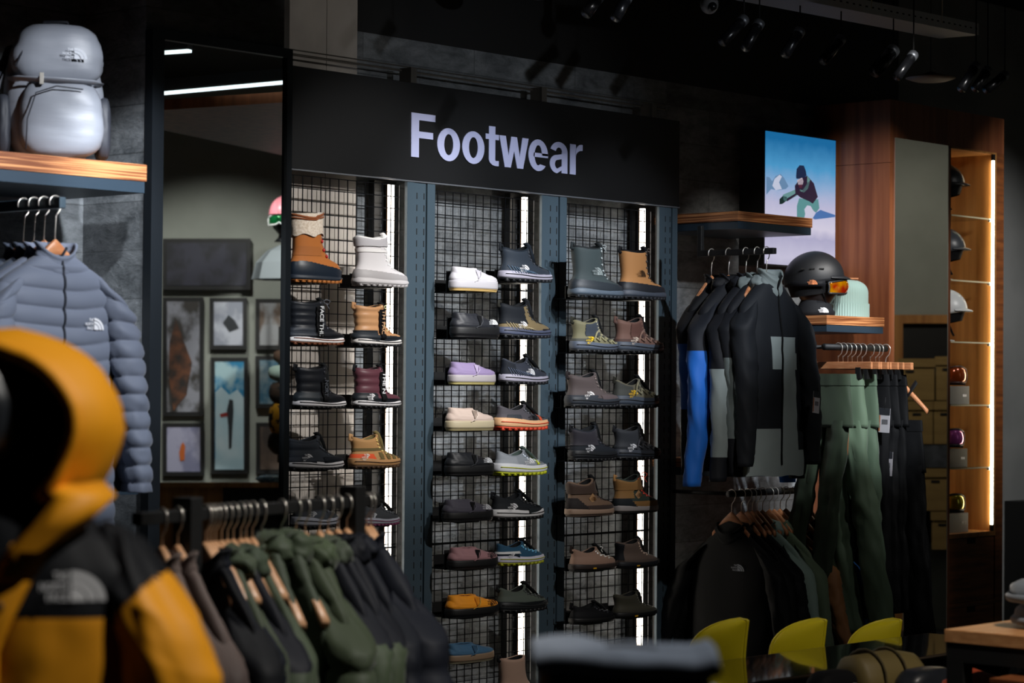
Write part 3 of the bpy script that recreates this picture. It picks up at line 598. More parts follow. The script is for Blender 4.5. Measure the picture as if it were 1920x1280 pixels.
shoe('approach_shoe', 'low beige suede shoe with dark sole and beige laces', 1070, 1151, 1073, 1024, kind='low', sole='cup', up='957767', mid='2c2422', out='121214', over=[('rand', '4a3a35', lambda x, z: z < .15, .012)], lace='b09a88', nlace=4, bow=1, tab='2a2220', extra=tiny, solh=.13, heel=.04, group=C_, cat='shoe')
shoe('approach_boot', 'taupe high-top suede boot with dark rubber heel', 1154, 1229, 1067, 1010, kind='mid', sole='cup', up='5c4d45', mid='16191f', out='101216', over=[('rand', '51453f', lambda x, z: z < .22, .012), ('heel_strip', '14171c', lambda x, z: x < .1, .012)], lace='6a5c52', nlace=6, bow=.8, extra=tiny, solh=.15, heel=.03, **CK)
shoe('approach_shoe', 'black low shoe just above the blurred grey bag top', 1070, 1148, 1172, 1130, kind='low', sole='cup', up='121316', mid='0a0b0c', out='08090a', lace='101114', nlace=4, tab='0e0f11', extra=None, solh=.13, heel=.04, emb=(.9, .16, .06, '9aa0a6', .9), group=C_, cat='shoe')
shoe('approach_boot', 'dark olive high-top boot at the bottom of the right bay', 1150, 1226, 1161, 1108, kind='mid', sole='cup', up='3a382c', mid='0e1012', out='0a0b0c', over=[('rand', '33322a', lambda x, z: z < .23, .012)], lace='2a2a24', nlace=6, bow=.8, extra=tiny, solh=.15, heel=.03, **CK)

# ---------------------------------------------------------------- garments
def n3(x, y, z): return noise.noise(Vector((x, y, z)))
HANG_CACHE = {}
def hanger(label, loc, rz, hz=-.08, W=.165, drop=.15, group=None, clip=False, mtl=None, thick=.007, bare=False):
    root = empty('clothes_hanger', loc, rz, label, 'hanger', group); drop = W*.97
    if not clip and not bare: W = min(W, .092); drop = W*.97
    key = (hz, W, drop, clip, thick)
    if key not in HANG_CACHE:
        if clip:
            a = MB().box((-W, -.006, hz-.035), (W, .006, hz-.005)).build('wooden_bar', M_hang, root, bevel=.002)
            c = MB().box((W*.62-.012, -.010, hz-.075), (W*.62+.012, .010, hz-.028)).build('clip', M_black, root, smooth=False)
        else:
            rings = []; n = 22
            for i in range(n+1):
                x = -W+2*W*i/n; u = abs(x)/W; zt = hz-drop*(u**1.12)-.004*(1-u); hh = .034-.012*u+.014*max(0, 1-u*5)
                yy = 0; t = thick*(1+.4*u)
                rings.append([(x, yy-t, zt-.004), (x, yy-t*.6, zt), (x, yy+t*.6, zt), (x, yy+t, zt-.004), (x, yy+t, zt-hh+.004), (x, yy+t*.6, zt-hh), (x, yy-t*.6, zt-hh), (x, yy-t, zt-hh+.004)])
            a = MB().loft(rings).build('wooden_arms', mtl or M_hang, root); c = None
        pts = [(0, 0, hz-.01), (0, 0, hz+.02), (.003, 0, -.038), (.016, 0, -.024)]+[(.021*cos(t_), 0, .021*sin(t_)-.003) for t_ in [rad(q) for q in range(-20, 215, 20)]]
        h = MB().tube(pts, .0019, 8).build('hook', M_chrome, root)
        HANG_CACHE[key] = (a, h, c)
    else:
        for o in HANG_CACHE[key]:
            if o:
                q = o.copy(); COL.objects.link(q); q.parent = root
                if mtl and o is HANG_CACHE[key][0]: q.data = o.data.copy(); q.data.materials[0] = mtl
    return root
def hang_tag(parent, M, w=.045, h=.085, c1='c9c6cc', c2='2b2d33', c3='b06a3a'):
    t = MB().box((-w/2, -.0008, -h), (w/2, .0008, 0)).build('hang_tag', mat('tag_'+c1, c1, .7), parent, smooth=False); t.matrix_local = M
    b = MB(); b.box((-w/2, -.0014, -h*.28), (w/2, -.001, 0)); b.build('tag_header', mat('tag_'+c2, c2, .6), t, smooth=False)
    b = MB(); b.box((-w/2, -.0014, -h*.95), (-w/2+.006, -.001, -h*.3)); b.build('tag_side_band', mat('tag_'+c3, c3, .6), t, smooth=False)
    b = MB()
    for k in range(7): b.box((-w*.22+k*w*.08, -.0014, -h*.66), (-w*.22+k*w*.08+w*.04, -.001, -h*.46))
    b.build('barcode', mat('tag_'+c2, c2, .6), t, smooth=False)
    MB().tube([(0, 0, -.01), (.002, -.003, .02), (0, 0, .045)], .0012, 5).build('tag_cord', M_black, t)
    return t
def jacket(label, loc, rz, hz=-.08, W=.21, H=.72, T=.05, body='222428', yoke=None, yz=.16, sleeve=None, q=None, qa=.006, hood=None, emb=None, embz=.20, embx=.085, embs=.035, tagat=None, sp=.10, sl=.60, seed=0, group=None, rough=.65, collar=1, zipc=None, sleeves=True, mf=None, mats=None, smf=None, openf=0, cat='jacket', name='jacket', drop=.10, cuff=None, sr=.062, fold=.010, tilt=0, sbend=.05):
    root = empty(name, loc, rz, label, cat, group)
    sleeve = sleeve or body
    ml = mats or ([cloth(body, rough)]+([cloth(yoke, rough)] if yoke else []))
    if mats: ml = [cloth(c, rough) for c in mats]
    z0 = hz-.050   # neck
    ctrl = [(0, .062, .6), (.012, .085, .7), (drop*.35, .115, .8), (drop*.7, .165, .9), (drop, .20, .95), (drop+.03, .215, 1.), (drop+.09, .212, 1.08), (.30, .205, 1.15), (.45, .208, 1.2), (.6, .215, 1.25), (.8, .225, 1.3)]
    def cint(d):
        for a, b in zip(ctrl, ctrl[1:]):
            if d <= b[0]: t = (d-a[0])/(b[0]-a[0]); return a[1]+(b[1]-a[1])*t, a[2]+(b[2]-a[2])*t
        return ctrl[-1][1:]
    NV = int(H/q*14) if q else 60; NT = 44; k = W/.21; rings = []
    for j in range(NV+1):
        d = H*(j/NV)**1.15; wv, tv = cint(d); ring = []
        for i in range(NT):
            th = 2*pi*i/NT; c, s_ = cos(th), sin(th)
            ex = abs(c)**(2/2.4)*(1 if c > 0 else -1); ey = abs(s_)**(2/2.4)*(1 if s_ > 0 else -1)
            x, y = wv*k*ex, T*tv*ey
            f = fold*min(1, d*5)*(1.2*n3(x*7+seed*3.1, d*2.2, seed+y*9)+.7*n3(x*16+seed, d*6+x*8, seed*2.2)+.35*n3(x*34+seed, d*17-x*20, seed))
            o = 0
            if q and d > .03: o = qa*(abs(sin(pi*(d+.02*ex*ex+.008*n3(x*6, 0, seed))/q))**.45-.6)*(1+.25*n3(x*30, d*12, seed))
            nx, ny = ex*.5, ey
            zz = z0-d+(.012*n3(x*9+seed, d*3, 4) if j == NV else 0)
            if openf and j > 3: y -= 0
            ring.append(Vector((x+nx*(f+o)+tilt*d, y+ny*(f+o), zz)))
        rings.append(ring)
    fn = mf if mf else ((lambda c: 1 if c.z > z0-yz else 0) if yoke else None)
    MB().loft(rings, cap0=False, cap1=False, mf=fn).build('body', ml, root)
    # sleeves
    if sleeves:
        for s_ in (-1, 1):
            pts = []; n = int(sl/q*12) if q else 36; rr = []
            rs = []
            for j in range(n+1):
                t = j/n
                x = s_*(W*.74+.05*min(1, t/.10)+sp*(t**.85)); z = z0-drop*.86-.012*min(1, t/.1)-sl*t; y = -sbend*sin(t*pi*.6)*1.0-.004
                r = sr*(1-.38*t)*(.62+.38*min(1, t/.09))
                ring = []
                for i in range(20):
                    a = 2*pi*i/20
                    f = .009*n3(cos(a)*1.5, t*7+sin(a), seed+s_*5)+.007*n3(cos(a)*1.3, t*19+sin(a)*3, seed+s_)
                    if q: f += qa*(abs(sin(pi*(t*sl)/q))**.5-.6)
                    ring.append(Vector((x+(r+f)*cos(a), y+(r*.8+f)*sin(a), z-.75*r*cos(a)*s_*max(0, 1-t*5))))
                rs.append(ring)
            msl = [cloth(sleeve, rough)]; f2 = None
            if smf: msl = [cloth(c, rough) for c in smf[0]]; f2 = smf[1]
            elif yoke and yz > drop+.05: msl = [cloth(sleeve, rough), cloth(yoke, rough)]; f2 = lambda c: 1 if c.z > z0-yz else 0
            so = MB().loft(rs, mf=f2).build('sleeve', msl, root)
    # collar
    if collar:
        cr = []
        for j in range(7):
            t = j/6; rr_ = []
            for i in range(28):
                a = 2*pi*i/28; bl = .004*sin(t*pi*2.5)
                rr_.append(Vector(((.064+.004*t+bl)*cos(a)*k*1.05, (max(T*.75, .032)+bl)*sin(a)-.004, z0-.012+.050*t*collar-.048*max(0, -sin(a))**1.5*(1-t*.1))))
            cr.append(rr_)
        for j in range(5):
            t = j/4; cr.append([Vector((p.x*.88, p.y*.86, p.z-.055*t*collar)) for p in cr[6]])
        MB().loft(cr, cap0=False, cap1=False).build('collar', cloth(yoke or sleeve if not hood else hood, rough), root)
    if hood:
        hc = cloth(hood, rough)
        def hf(d): return 1+.16*n3(d.x*2.5+seed, d.y*2.5, d.z*2.5+seed)+.05*n3(d.x*7, d.y*7+seed, d.z*7)
        MB().ball((0, .018, z0-.012), (.095*k, max(T*1.0, .045), .050), 32, 20, fn=hf).build('hood', hc, root)
    if zipc:
        ys = []
        for j in range(3, NV, 3): p = min(rings[j], key=lambda p: (abs(p.x-rings[j][0].x*0-tilt*H*(j/NV)**1.15) if p.y < 0 else 9)); ys.append(Vector((p.x, p.y-.002, p.z)))
        MB().tube([(0, -T*.8-.02, z0+.02*collar)]+ys, .003, 6, ry=.0045).build('zip', cloth(zipc), root)
    if emb:
        zz = z0-embz; best = min((p for r in rings for p in r if p.y < 0), key=lambda p: (p.x-embx)**2+(p.z-zz)**2)
        emblem(root, Matrix.Translation((embx, best.y-.006, zz)) @ Matrix.Rotation(.12, 4, 'Z') @ FACE, embs, mat('print_'+emb, emb, .5))
    if tagat: hang_tag(root, Matrix.Translation(tagat) @ Matrix.Rotation(.1, 4, 'Y'))
    return root

# left wall bay: shelf boards, rod with grey jackets --------------------------------
def board(name, label, p0, x1, depth, h1=.042, h2=.030, cat='shelf'):
    r = empty(name, p0, 0, label, cat); w_ = x1-p0[0]
    MB().box((0, 0, -h1), (w_, depth, 0)).build('plywood_board', M_ply, r, bevel=.0015)
    MB().box((.004, .003, -h1-h2), (w_-.006, depth, -h1-.0005)).build('steel_tray', mat('tray_steel', '2b3a47', .45, metal=.2), r, bevel=.001)
    return r
YL = 5.65
zL = at(275.8, 309, Y=YL).z
board('wall_shelf', 'striped plywood shelf carrying the grey backpack', (3.3, YL, zL), at(275.8, 309, Y=YL).x, W-.002-YL, .052, .036)
zL2 = at(262, 880, Y=YL).z
board('wall_shelf', 'striped plywood shelf end below the grey jackets, behind the mannequin', (3.3, YL, zL2), at(263.5, 880, Y=YL).x, W-.002-YL, .040, .036)
rp = at(118, 377, Y=5.42)
tag(MB().box((rp.x-.011, 5.42, rp.z-.02), (rp.x+.011, W, rp.z+.012)).build('clothes_rail', M_steel, bevel=.002), 'blue-grey steel rail end holding the grey padded jackets', 'rail')
GJ = 'grey and dark padded jackets hanging on the left'
hl = ['front wooden hanger holding the padded jacket nearest the viewer, left wall', 'wooden hanger just behind the front one on the left wall rail', 'pale wooden hanger third on the left wall rail', 'reddish wooden hanger at the back of the left wall rail']
pale = mat('hanger_pale', 'd3ac84', .4, col2='e0bf9a', scale=(20, 20, 80), detail=3)
specs = [dict(label='grey quilted jacket with white chest emblem, front of the left rail', body='6d7484', q=.052, qa=.011, emb='eeeef2', embs=.034, embz=.195, embx=.105, zipc='2a2e38', seed=1, sp=.075, T=.045),
         dict(label='grey quilted jacket right behind the front one, left arm showing', body='6a7182', q=.052, qa=.011, seed=2, sp=.09, T=.035),
         dict(label='dark slate jacket third on the left rail, only shoulder showing', body='3a4250', seed=3, sp=.09, T=.03),
         dict(label='dark blue-grey jacket at the back of the left rail', body='343c4a', seed=4, sp=.09, T=.03)]
for i, (sp_, yy) in enumerate(zip(specs, (5.46, 5.512, 5.56, 5.61))):
    hanger(hl[i], (rp.x+.004, yy, rp.z), 0, hz=-.103, group='wooden hangers on the left wall rail', mtl=pale if i == 2 else None)
    jacket(loc=(rp.x+.004, yy, rp.z), rz=0, hz=-.103, W=.205, H=.80, drop=.085, group=GJ, **sp_)
# backpack
bp = at(98, 283, Y=5.86); bpo = empty('backpack', (bp.x, 5.86, zL), rad(-33), 'light grey backpack with white emblem standing on the upper left shelf', 'backpack')
MG = mat('pack_grey', '82868f', .45, bump=.007, scale=(1, 1, 1), bscale=(5, 8, 26), spec=.5); MG2 = mat('pack_dark', '2b2e36', .6, bump=.001, bscale=(40, 40, 40))
def packshape(w, d, h, cx, cy, cz, p=3.2, seed=0, amp=.006, taper=.25, nv=24, nu=36, low=0):
    rs = []
    for j in range(nv+1):
        t = j/nv; zz = t; e = (max(0, 1-abs(2*t-1)**p))**(1/p); tp = 1-taper*max(0, t-.45)**1.3*1.6+low*max(0, .5-t)
        ring = []
        for i in range(nu):
            a = 2*pi*i/nu; c, s = cos(a), sin(a); m = (abs(c)**p+abs(s)**p)**(-1/p)
            o = 1+amp*20*.25*n3(c*2+seed, s*2, t*5)+amp*8*.3*n3(c*5, s*5+seed, t*11)
            ring.append(Vector((cx+w/2*m*c*e*tp*o, cy+d/2*m*s*e*tp*o, cz+h*t)))
        rs.append(ring)
    return rs
MB().loft(packshape(.30, .19, .43, 0, 0, 0, seed=3, taper=.22, amp=.008)).build('main_compartment', MG, bpo)
MB().loft(packshape(.25, .11, .245, .02, -.085, .010, seed=8, taper=.10, low=.12, amp=.010)).build('front_pocket', MG, bpo)
MB().loft(packshape(.275, .14, .20, .008, -.05, .225, seed=5, taper=.22, amp=.010)).build('top_pocket', MG, bpo)
MB().loft(packshape(.05, .15, .20, -.15, -.01, .01, seed=6, taper=.1)).build('side_pocket', MG2, bpo)
MB().loft(packshape(.05, .15, .20, .15, -.01, .01, seed=7, taper=.1)).build('side_pocket', MG2, bpo)
MB().tube([(-.135, -.05, .248), (-.11, -.115, .245), (0, -.137, .242), (.11, -.125, .240), (.14, -.06, .240)], .004, 8, ry=.012).build('compression_strap', MG, bpo)
MB().box((-.05, -.143, .227), (-.037, -.132, .262)).build('buckle', M_chrome, bpo, bevel=.001)
MB().tube([(-.04, -.01, .41), (-.03, -.012, .434), (.04, -.012, .436), (.05, -.01, .41)], .006, 8).build('grab_handle', MG2, bpo)
MB().tube([(-.155, -.03, .05), (-.19, -.05, .15), (-.165, -.03, .26), (-.13, .06, .36)], .008, 8, ry=.018).build('shoulder_strap', MG2, bpo)
MB().tube([(-.088, -.143, .03), (-.085, -.15, .12), (-.06, -.148, .20), (.0, -.150, .222), (.08, -.145, .215)], .0022, 6).build('pocket_zip', MG2, bpo)
MB().tube([(-.12, -.115, .28), (-.09, -.10, .35), (-.02, -.095, .385), (.07, -.09, .375), (.13, -.08, .30)], .0025, 6).build('top_zip', MG2, bpo)
emblem(bpo, Matrix.Translation((.055, -.134, .325)) @ FACE, .034, mat('print_c8ccd4', 'c8ccd4', .5))
# dim poster under the shelf, far left
pa, pb = at(-40, 326, Y=6.125), at(74, 326, Y=6.125); pc = at(74, 384, Y=6.125)
po = tag(MB().box((pa.x, 6.12, pc.z), (pb.x, 6.137, pb.z)).build('wall_poster', mat('poster_grey', '3a3b3c', .8, col2='9a9a9c', scale=(7, 7, 9), detail=1, lo=.48, hi=.5), smooth=False), 'grey and black patterned panel under the backpack shelf, far left', 'poster')

# big mirror on the wall ----------------------------------------------------------
YM = 5.80
m0, m1 = at(300, 500, Y=YM).x, at(531, 500, Y=YM).x; mz = at(300, 74, Y=YM).z
mr = empty('wall_mirror', ((m0+m1)/2, YM, .05), 0, 'tall black framed mirror between the grey jackets and the boots', 'mirror')
hw = (m1-m0)/2; fl = at(278, 500, Y=YM).x-(m0+m1)/2; fr = at(541, 500, Y=YM).x-(m0+m1)/2
MB().box((-hw-.001, 0, 0), (hw+.001, .01, mz-.05)).build('mirror_glass', M_mirror, mr, smooth=False)
struct(MB().box(((m0+m1)/2+fl+.004, YM+.028, 0), ((m0+m1)/2+fr-.004, W-.001, 3.6)).build('wall_pilaster', M_slate, smooth=False))
MB().box((fl, -.012, -.03), (-hw, 0.026, mz-.02)).box((hw, -.012, -.03), (fr, 0.026, mz-.02)).box((-hw, -.012, mz-.05), (hw, 0.026, mz-.02)).box((-hw, -.012, -.03), (hw, 0.026, 0)).box((-hw, .012, 0), (hw, .026, mz-.05)).build('frame', M_frame, mr, smooth=False)

# right wall bay: shelves, black jackets, screen ----------------------------------
YR = 5.7
sx0, sx1 = at(1384, 395, Y=YR).x, at(1523.5, 409, Y=YR).x
sxa = max(sx0, 7.712)
board('wall_shelf', 'plywood shelf with black tray above the black and grey jackets', (sxa, YR, at(1384, 395.3, Y=YR).z), sx1, W-.002-YR, .040, .032)
board('wall_shelf', 'dim plywood shelf between the upper and lower jacket rails', (sxa, YR, at(1380, 862.5, Y=YR).z), at(1520, 859, Y=YR).x, W-.002-YR, .038, .032)
XC = at(1525, 200, Y=W).x      # side of the veneered cabinet
board('wall_shelf', 'plywood shelf under the helmet and the mint beanie', (8.30, 5.66, at(1600, 593, Y=5.66).z), at(1658.5, 597, Y=5.66).x, W-.002-5.66, .040, .030)
# backlit display
scy = 6.0
s0, s1 = at(1436.5, 245, Y=scy), at(1567, 262, Y=scy); sb = at(1436.5, 494, Y=scy)
# the display stands between the shelves, its picture facing the shop
dsp = empty('advertising_screen', (s0.x, scy, sb.z), 0, 'upright backlit screen showing a snowboarder on a snowy slope', 'screen')
sw_, sh_ = s1.x-s0.x, s0.z-sb.z
MB().box((-.006, .004, -.006), (sw_+.006, W-.004-scy, sh_+.006)).build('casing', M_black, dsp, smooth=False)
def ramp_mat(name, stops, axis, ln, emit, noise_amt=.0, ns=30):
    m = bpy.data.materials.new(name); m.use_nodes = True; nt = m.node_tree; N = nt.nodes; L = nt.links; b = N['Principled BSDF']
    tc = N.new('ShaderNodeTexCoord'); sp = N.new('ShaderNodeSeparateXYZ'); L.new(tc.outputs['Object'], sp.inputs[0])
    mt = N.new('ShaderNodeMath'); mt.operation = 'DIVIDE'; L.new(sp.outputs[axis], mt.inputs[0]); mt.inputs[1].default_value = ln
    nz = N.new('ShaderNodeTexNoise'); nz.inputs['Scale'].default_value = ns; nz.inputs['Detail'].default_value = 8; L.new(tc.outputs['Object'], nz.inputs['Vector'])
    ma = N.new('ShaderNodeMath'); ma.operation = 'MULTIPLY_ADD'; L.new(nz.outputs[0], ma.inputs[0]); ma.inputs[1].default_value = noise_amt; L.new(mt.outputs[0], ma.inputs[2])
    cr = N.new('ShaderNodeValToRGB'); L.new(ma.outputs[0], cr.inputs[0]); e = cr.color_ramp.elements
    e[0].position, e[0].color = stops[0][0], srgb(stops[0][1]); e[1].position, e[1].color = stops[-1][0], srgb(stops[-1][1])
    for p, c in stops[1:-1]: q = e.new(p); q.color = srgb(c)
    L.new(cr.outputs[0], b.inputs['Base Color']); b.inputs['Roughness'].default_value = .6
    if emit: L.new(cr.outputs[0], b.inputs['Emission Color']); b.inputs['Emission Strength'].default_value = emit; b.inputs['Base Color'].default_value = (0, 0, 0, 1); nt.links.remove(b.inputs['Base Color'].links[0])
    return m
MB().box((0, 0, 0), (sw_, .004, sh_)).build('picture', ramp_mat('screen_sky', [(0, 'b9b6d2'), (.12, 'cfcbe4'), (.26, 'b5b2d2'), (.34, 'dcd6ea'), (.52, 'c3c2e0'), (.66, '93b4dc'), (.80, '4f9fd2'), (1.0, '1b6ea6')], 2, sh_, .85, .10, 14), dsp, smooth=False)
def poly_on(o, name, px_list, mtl, org, yy, yp, dy):
    b = MB()
    vs = []
    for x, y in px_list: p = at(x, y, Y=yp); vs.append((p.x-org[0], -dy, p.z-org[2]))
    b.add(vs, [tuple(range(len(vs)))]); return b.build(name, mtl, o, smooth=False)
def em(c, e=.8): return mat('glow_'+c, c, .6, emit=e) if 0 else glow(c, e)
GL = {}
def glow(c, e):
    if (c, e) in GL: return GL[(c, e)]
    m = bpy.data.materials.new('lit_print'); m.use_nodes = True; b = m.node_tree.nodes['Principled BSDF']; b.inputs['Base Color'].default_value = (0, 0, 0, 1)
    b.inputs['Emission Color'].default_value = srgb(c); b.inputs['Emission Strength'].default_value = e; GL[(c, e)] = m; return m
k_ = 4.744
def cp(l): return [(1420+x/k_, 230+y/k_) for x, y in l]
org = (s0.x, 0, sb.z)
for nm, l, c in [('mountain', [(78, 640), (78, 480), (105, 485), (130, 520), (160, 475), (205, 455), (235, 490), (275, 565), (250, 590), (180, 600), (120, 590)], '6e92b8'),
                 ('mountain_snow', [(130, 560), (150, 500), (195, 462), (215, 480), (190, 530), (215, 590), (160, 600)], 'cfd6ec'),
                 ('snow_shadow', [(520, 800), (560, 775), (600, 790), (690, 820), (690, 838), (600, 850), (510, 860), (490, 850)], '4a78b8'),
                 ('trousers', [(350, 740), (370, 670), (470, 690), (540, 680), (550, 760), (520, 800), (440, 740), (415, 850), (350, 840)], '5f9a9c'),
                 ('arm', [(225, 640), (345, 590), (365, 640), (260, 700), (230, 690)], '6f9c9c'),
                 ('jacket_front', [(330, 560), (360, 520), (440, 470), (500, 540), (535, 660), (490, 720), (460, 700), (380, 665), (350, 640), (262, 700), (258, 675), (335, 630)], '2c1f38'),
                 ('scarf', [(372, 590), (400, 600), (440, 540), (440, 470), (468, 510), (445, 590), (410, 622), (375, 605)], '7aa8a4'),
                 ('glove', [(195, 680), (225, 650), (262, 660), (262, 690), (222, 722), (195, 725)], '16302e'),
                 ('helmet', [(342, 480), (348, 410), (375, 378), (412, 382), (430, 430), (436, 470), (400, 500), (345, 498)], '1d2c4c'),
                 ('goggles', [(350, 510), (395, 488), (408, 520), (400, 550), (360, 552)], 'c8b8c4'),
                 ('face', [(362, 552), (398, 550), (392, 580), (370, 580)], '8a3a44'),
                 ('snow_spray', [(415, 770), (440, 735), (470, 740), (500, 790), (490, 850), (430, 850)], 'd6d4ea')]:
    poly_on(dsp, nm, cp(l), glow(c, .8), org, 0, scy, .0012 if nm not in ('scarf', 'goggles', 'face', 'snow_spray', 'mountain_snow', 'jacket_front') else .002)

# upper rail with black and grey shell jackets
rr = at(1453, 470, Y=5.36)
tag(MB().box((rr.x-.012, 5.36, rr.z-.012), (rr.x+.012, 5.735, rr.z+.012)).box((rr.x-.010, 5.715, rr.z+.012), (rr.x+.010, 5.735, at(1384, 395.3, Y=YR).z-.0725)).build('clothes_rail', M_black, bevel=.002), 'black rail end holding the black and grey shell jackets', 'rail')
JK = 'black shell jackets on the upper right rail'
def front_mf(c):   # colour blocks of the front jacket
    x, z = c.x, c.z
    if c.y > 0: return 0
    if z > -.34: return 0
    if z < -.78: return 1
    if -.06 < x < .12 and not (x < .0+(z+.34)*.0 and z < -.46 and x < .02): return 1
    if x < .02 and z < -.70: return 1
    return 0
hangs = [('hanger of the black and grey jacket, front of the upper right rail', 5.40), ('hanger second from the front on the upper right rail', 5.445), ('hanger third from the front on the upper right rail', 5.50), ('hanger second from the back on the upper right rail', 5.585), ('hanger at the very back of the upper right rail', 5.67)]
for l, yy in hangs: hanger(l.replace('hanger', 'wooden hanger', 1), (rr.x, yy, rr.z), 0, hz=-.085, group='wooden hangers on the upper right rail')
g_ = '9aa6a6'
jacket('black shell jacket with grey lower front and price tag, front of the upper right rail', (rr.x+.02, 5.40, rr.z), 0, hz=-.072, W=.19, H=.76, T=.05, mats=['23262b', g_], mf=front_mf, sleeve='23262b', hood='7d8888', collar=1.3, seed=11, sp=.035, sl=.62, smf=(['23262b', g_], lambda c: 1 if c.z < -.52 and c.z > -.80 and c.y > -.02 else 0), group=JK, zipc='0c0d0f', tagat=(.135, -.135, -.55), fold=.014)
jacket('black jacket with long grey sleeve panels, second on the upper right rail', (rr.x+.02, 5.46, rr.z), 0, hz=-.072, W=.19, H=.74, T=.04, body='1b1d22', sleeve='1b1d22', hood='6f7a7a', seed=12, sp=.02, sl=.66, smf=(['1b1d22', '6f7a7a'], lambda c: 1 if -.74 < c.z < -.43 else 0), group=JK)
jacket('black jacket with light grey forearm panels, middle of the upper right rail', (rr.x+.02, 5.50, rr.z), 0, hz=-.072, W=.195, H=.74, T=.05, body='1d1f24', hood='1f2126', seed=13, sp=.07, sl=.68, smf=(['1d1f24', '8b9696'], lambda c: 1 if -.80 < c.z < -.46 else 0), group=JK)
jacket('black jacket with bright blue forearms, behind the others on the upper right rail', (rr.x+.02, 5.585, rr.z), 0, hz=-.072, W=.20, H=.74, T=.05, body='1d1f24', hood='17181c', seed=14, sp=.12, sl=.70, smf=(['22252c', '1667c8'], lambda c: 1 if c.z < -.40 else 0), group=JK)
jacket('black jacket with blue edge at the very back of the upper right rail', (rr.x+.02, 5.67, rr.z), 0, hz=-.072, W=.17, H=.70, T=.045, body='121316', seed=15, sp=.05, sl=.66, smf=(['15161a', '14509c'], lambda c: 1 if -.62 < c.z < -.36 else 0), group=JK)

# lower rail
y_lr = 5.70
la, lb = at(1366, 926, Y=y_lr), at(1519, 918, Y=y_lr)
tag(MB().tube([(la.x, y_lr, la.z), (lb.x, y_lr, lb.z)], .0135, 12).tube([(la.x+.02, y_lr, la.z), (la.x+.02, W-.002, la.z)], .008, 8).build('clothes_rail', M_black), 'dim black rail full of dark and green jackets at lower right', 'rail')
hk = [1372, 1390, 1402, 1411, 1420, 1430, 1443, 1452, 1463, 1474, 1491, 1507, 1515]
ORD = ['first', 'second', 'third', 'fourth', 'fifth', 'sixth', 'seventh', 'eighth', 'ninth', 'tenth', 'eleventh', 'twelfth', 'thirteenth', 'fourteenth', 'fifteenth', 'sixteenth', 'seventeenth', 'eighteenth', 'nineteenth', 'twentieth', 'twenty-first', 'twenty-second']
low = {0: dict(label='plain black jacket with small emblem, first on the lower right rail', body='08090b', emb='b8bcc4', embz=.15, embs=.028, embx=.05, T=.02, hood='0a0b0d'),
       1: dict(label='black jacket directly behind the first one on the lower right rail', body='08090b', T=.018),
       3: dict(label='black padded jacket left of the sage one on the lower right rail', body='0f1013', T=.02, q=.1, qa=.006),
       5: dict(label='pale sage jacket in the middle of the lower right rail', body='93aaa0', hood='93aaa0', T=.022),
       7: dict(label='olive green jacket beside the pale sage one, lower right rail', body='66785f', hood='66785f', T=.024, sl=.66),
       9: dict(label='brown jacket showing only its shoulder on the lower right rail', body='9a683e', hood='9a683e', T=.022, H=.5, sl=.4),
       11: dict(label='black jacket right of the brown one on the lower right rail', body='0d0e11', T=.022, H=.66),
       12: dict(label='bright blue and black jacket at the right end of the lower rail', body='0f1115', sleeve='0f4f92', hood='1a64b4', T=.02, H=.66)}
for i, px_ in enumerate(hk):
    p = at(px_, 924, Y=y_lr); t = (p.x-la.x)/(lb.x-la.x); z = la.z+(lb.z-la.z)*t
    hanger('wooden hanger, '+ORD[i]+' from the left on the lower right rail', (p.x, y_lr, z), rad(-90), hz=-.068, W=.155, drop=.135, group='wooden hangers on the lower right rail', thick=.006)
    if i in low:
        d = dict(low[i]); d.setdefault('H', .72)
        jacket(loc=(p.x, y_lr, z), rz=rad(-90-3*(i % 2)), hz=-.095, W=.20, drop=.10, seed=20+i, sp=.17, sr=.05, fold=.006, group='jackets on the lower right rail', collar=.8, **{**dict(sl=.60), **d})

# trouser rail
y_tr = 5.45
ta, tb = at(1545, 650, Y=y_tr), at(1661, 650, Y=y_tr)
tag(MB().tube([(ta.x, y_tr, ta.z), (tb.x, y_tr, ta.z)], .014, 12).tube([(ta.x+.03, y_tr, ta.z), (ta.x+.03, W-.002, ta.z)], .008, 8).build('clothes_rail', M_black), 'black rail holding ski trousers beside the wooden cabinet', 'rail')
pk = [1572, 1581, 1590, 1598, 1608, 1617, 1632, 1642, 1649, 1657]
for i, px_ in enumerate(pk):
    p = at(px_, 650, Y=y_tr)
    if i < 9: hanger('wooden clip hanger, '+ORD[i]+' from the left on the trouser rail', (p.x, y_tr, ta.z), rad(-90+(4 if i % 2 else -3)), hz=-.055, W=.17, clip=True, group='clip hangers on the trouser rail')
    else: hanger('curved wooden hanger poking out to the right of the trouser rail', (p.x, y_tr-.01, ta.z), rad(-80), hz=-.07, W=.19, bare=True)
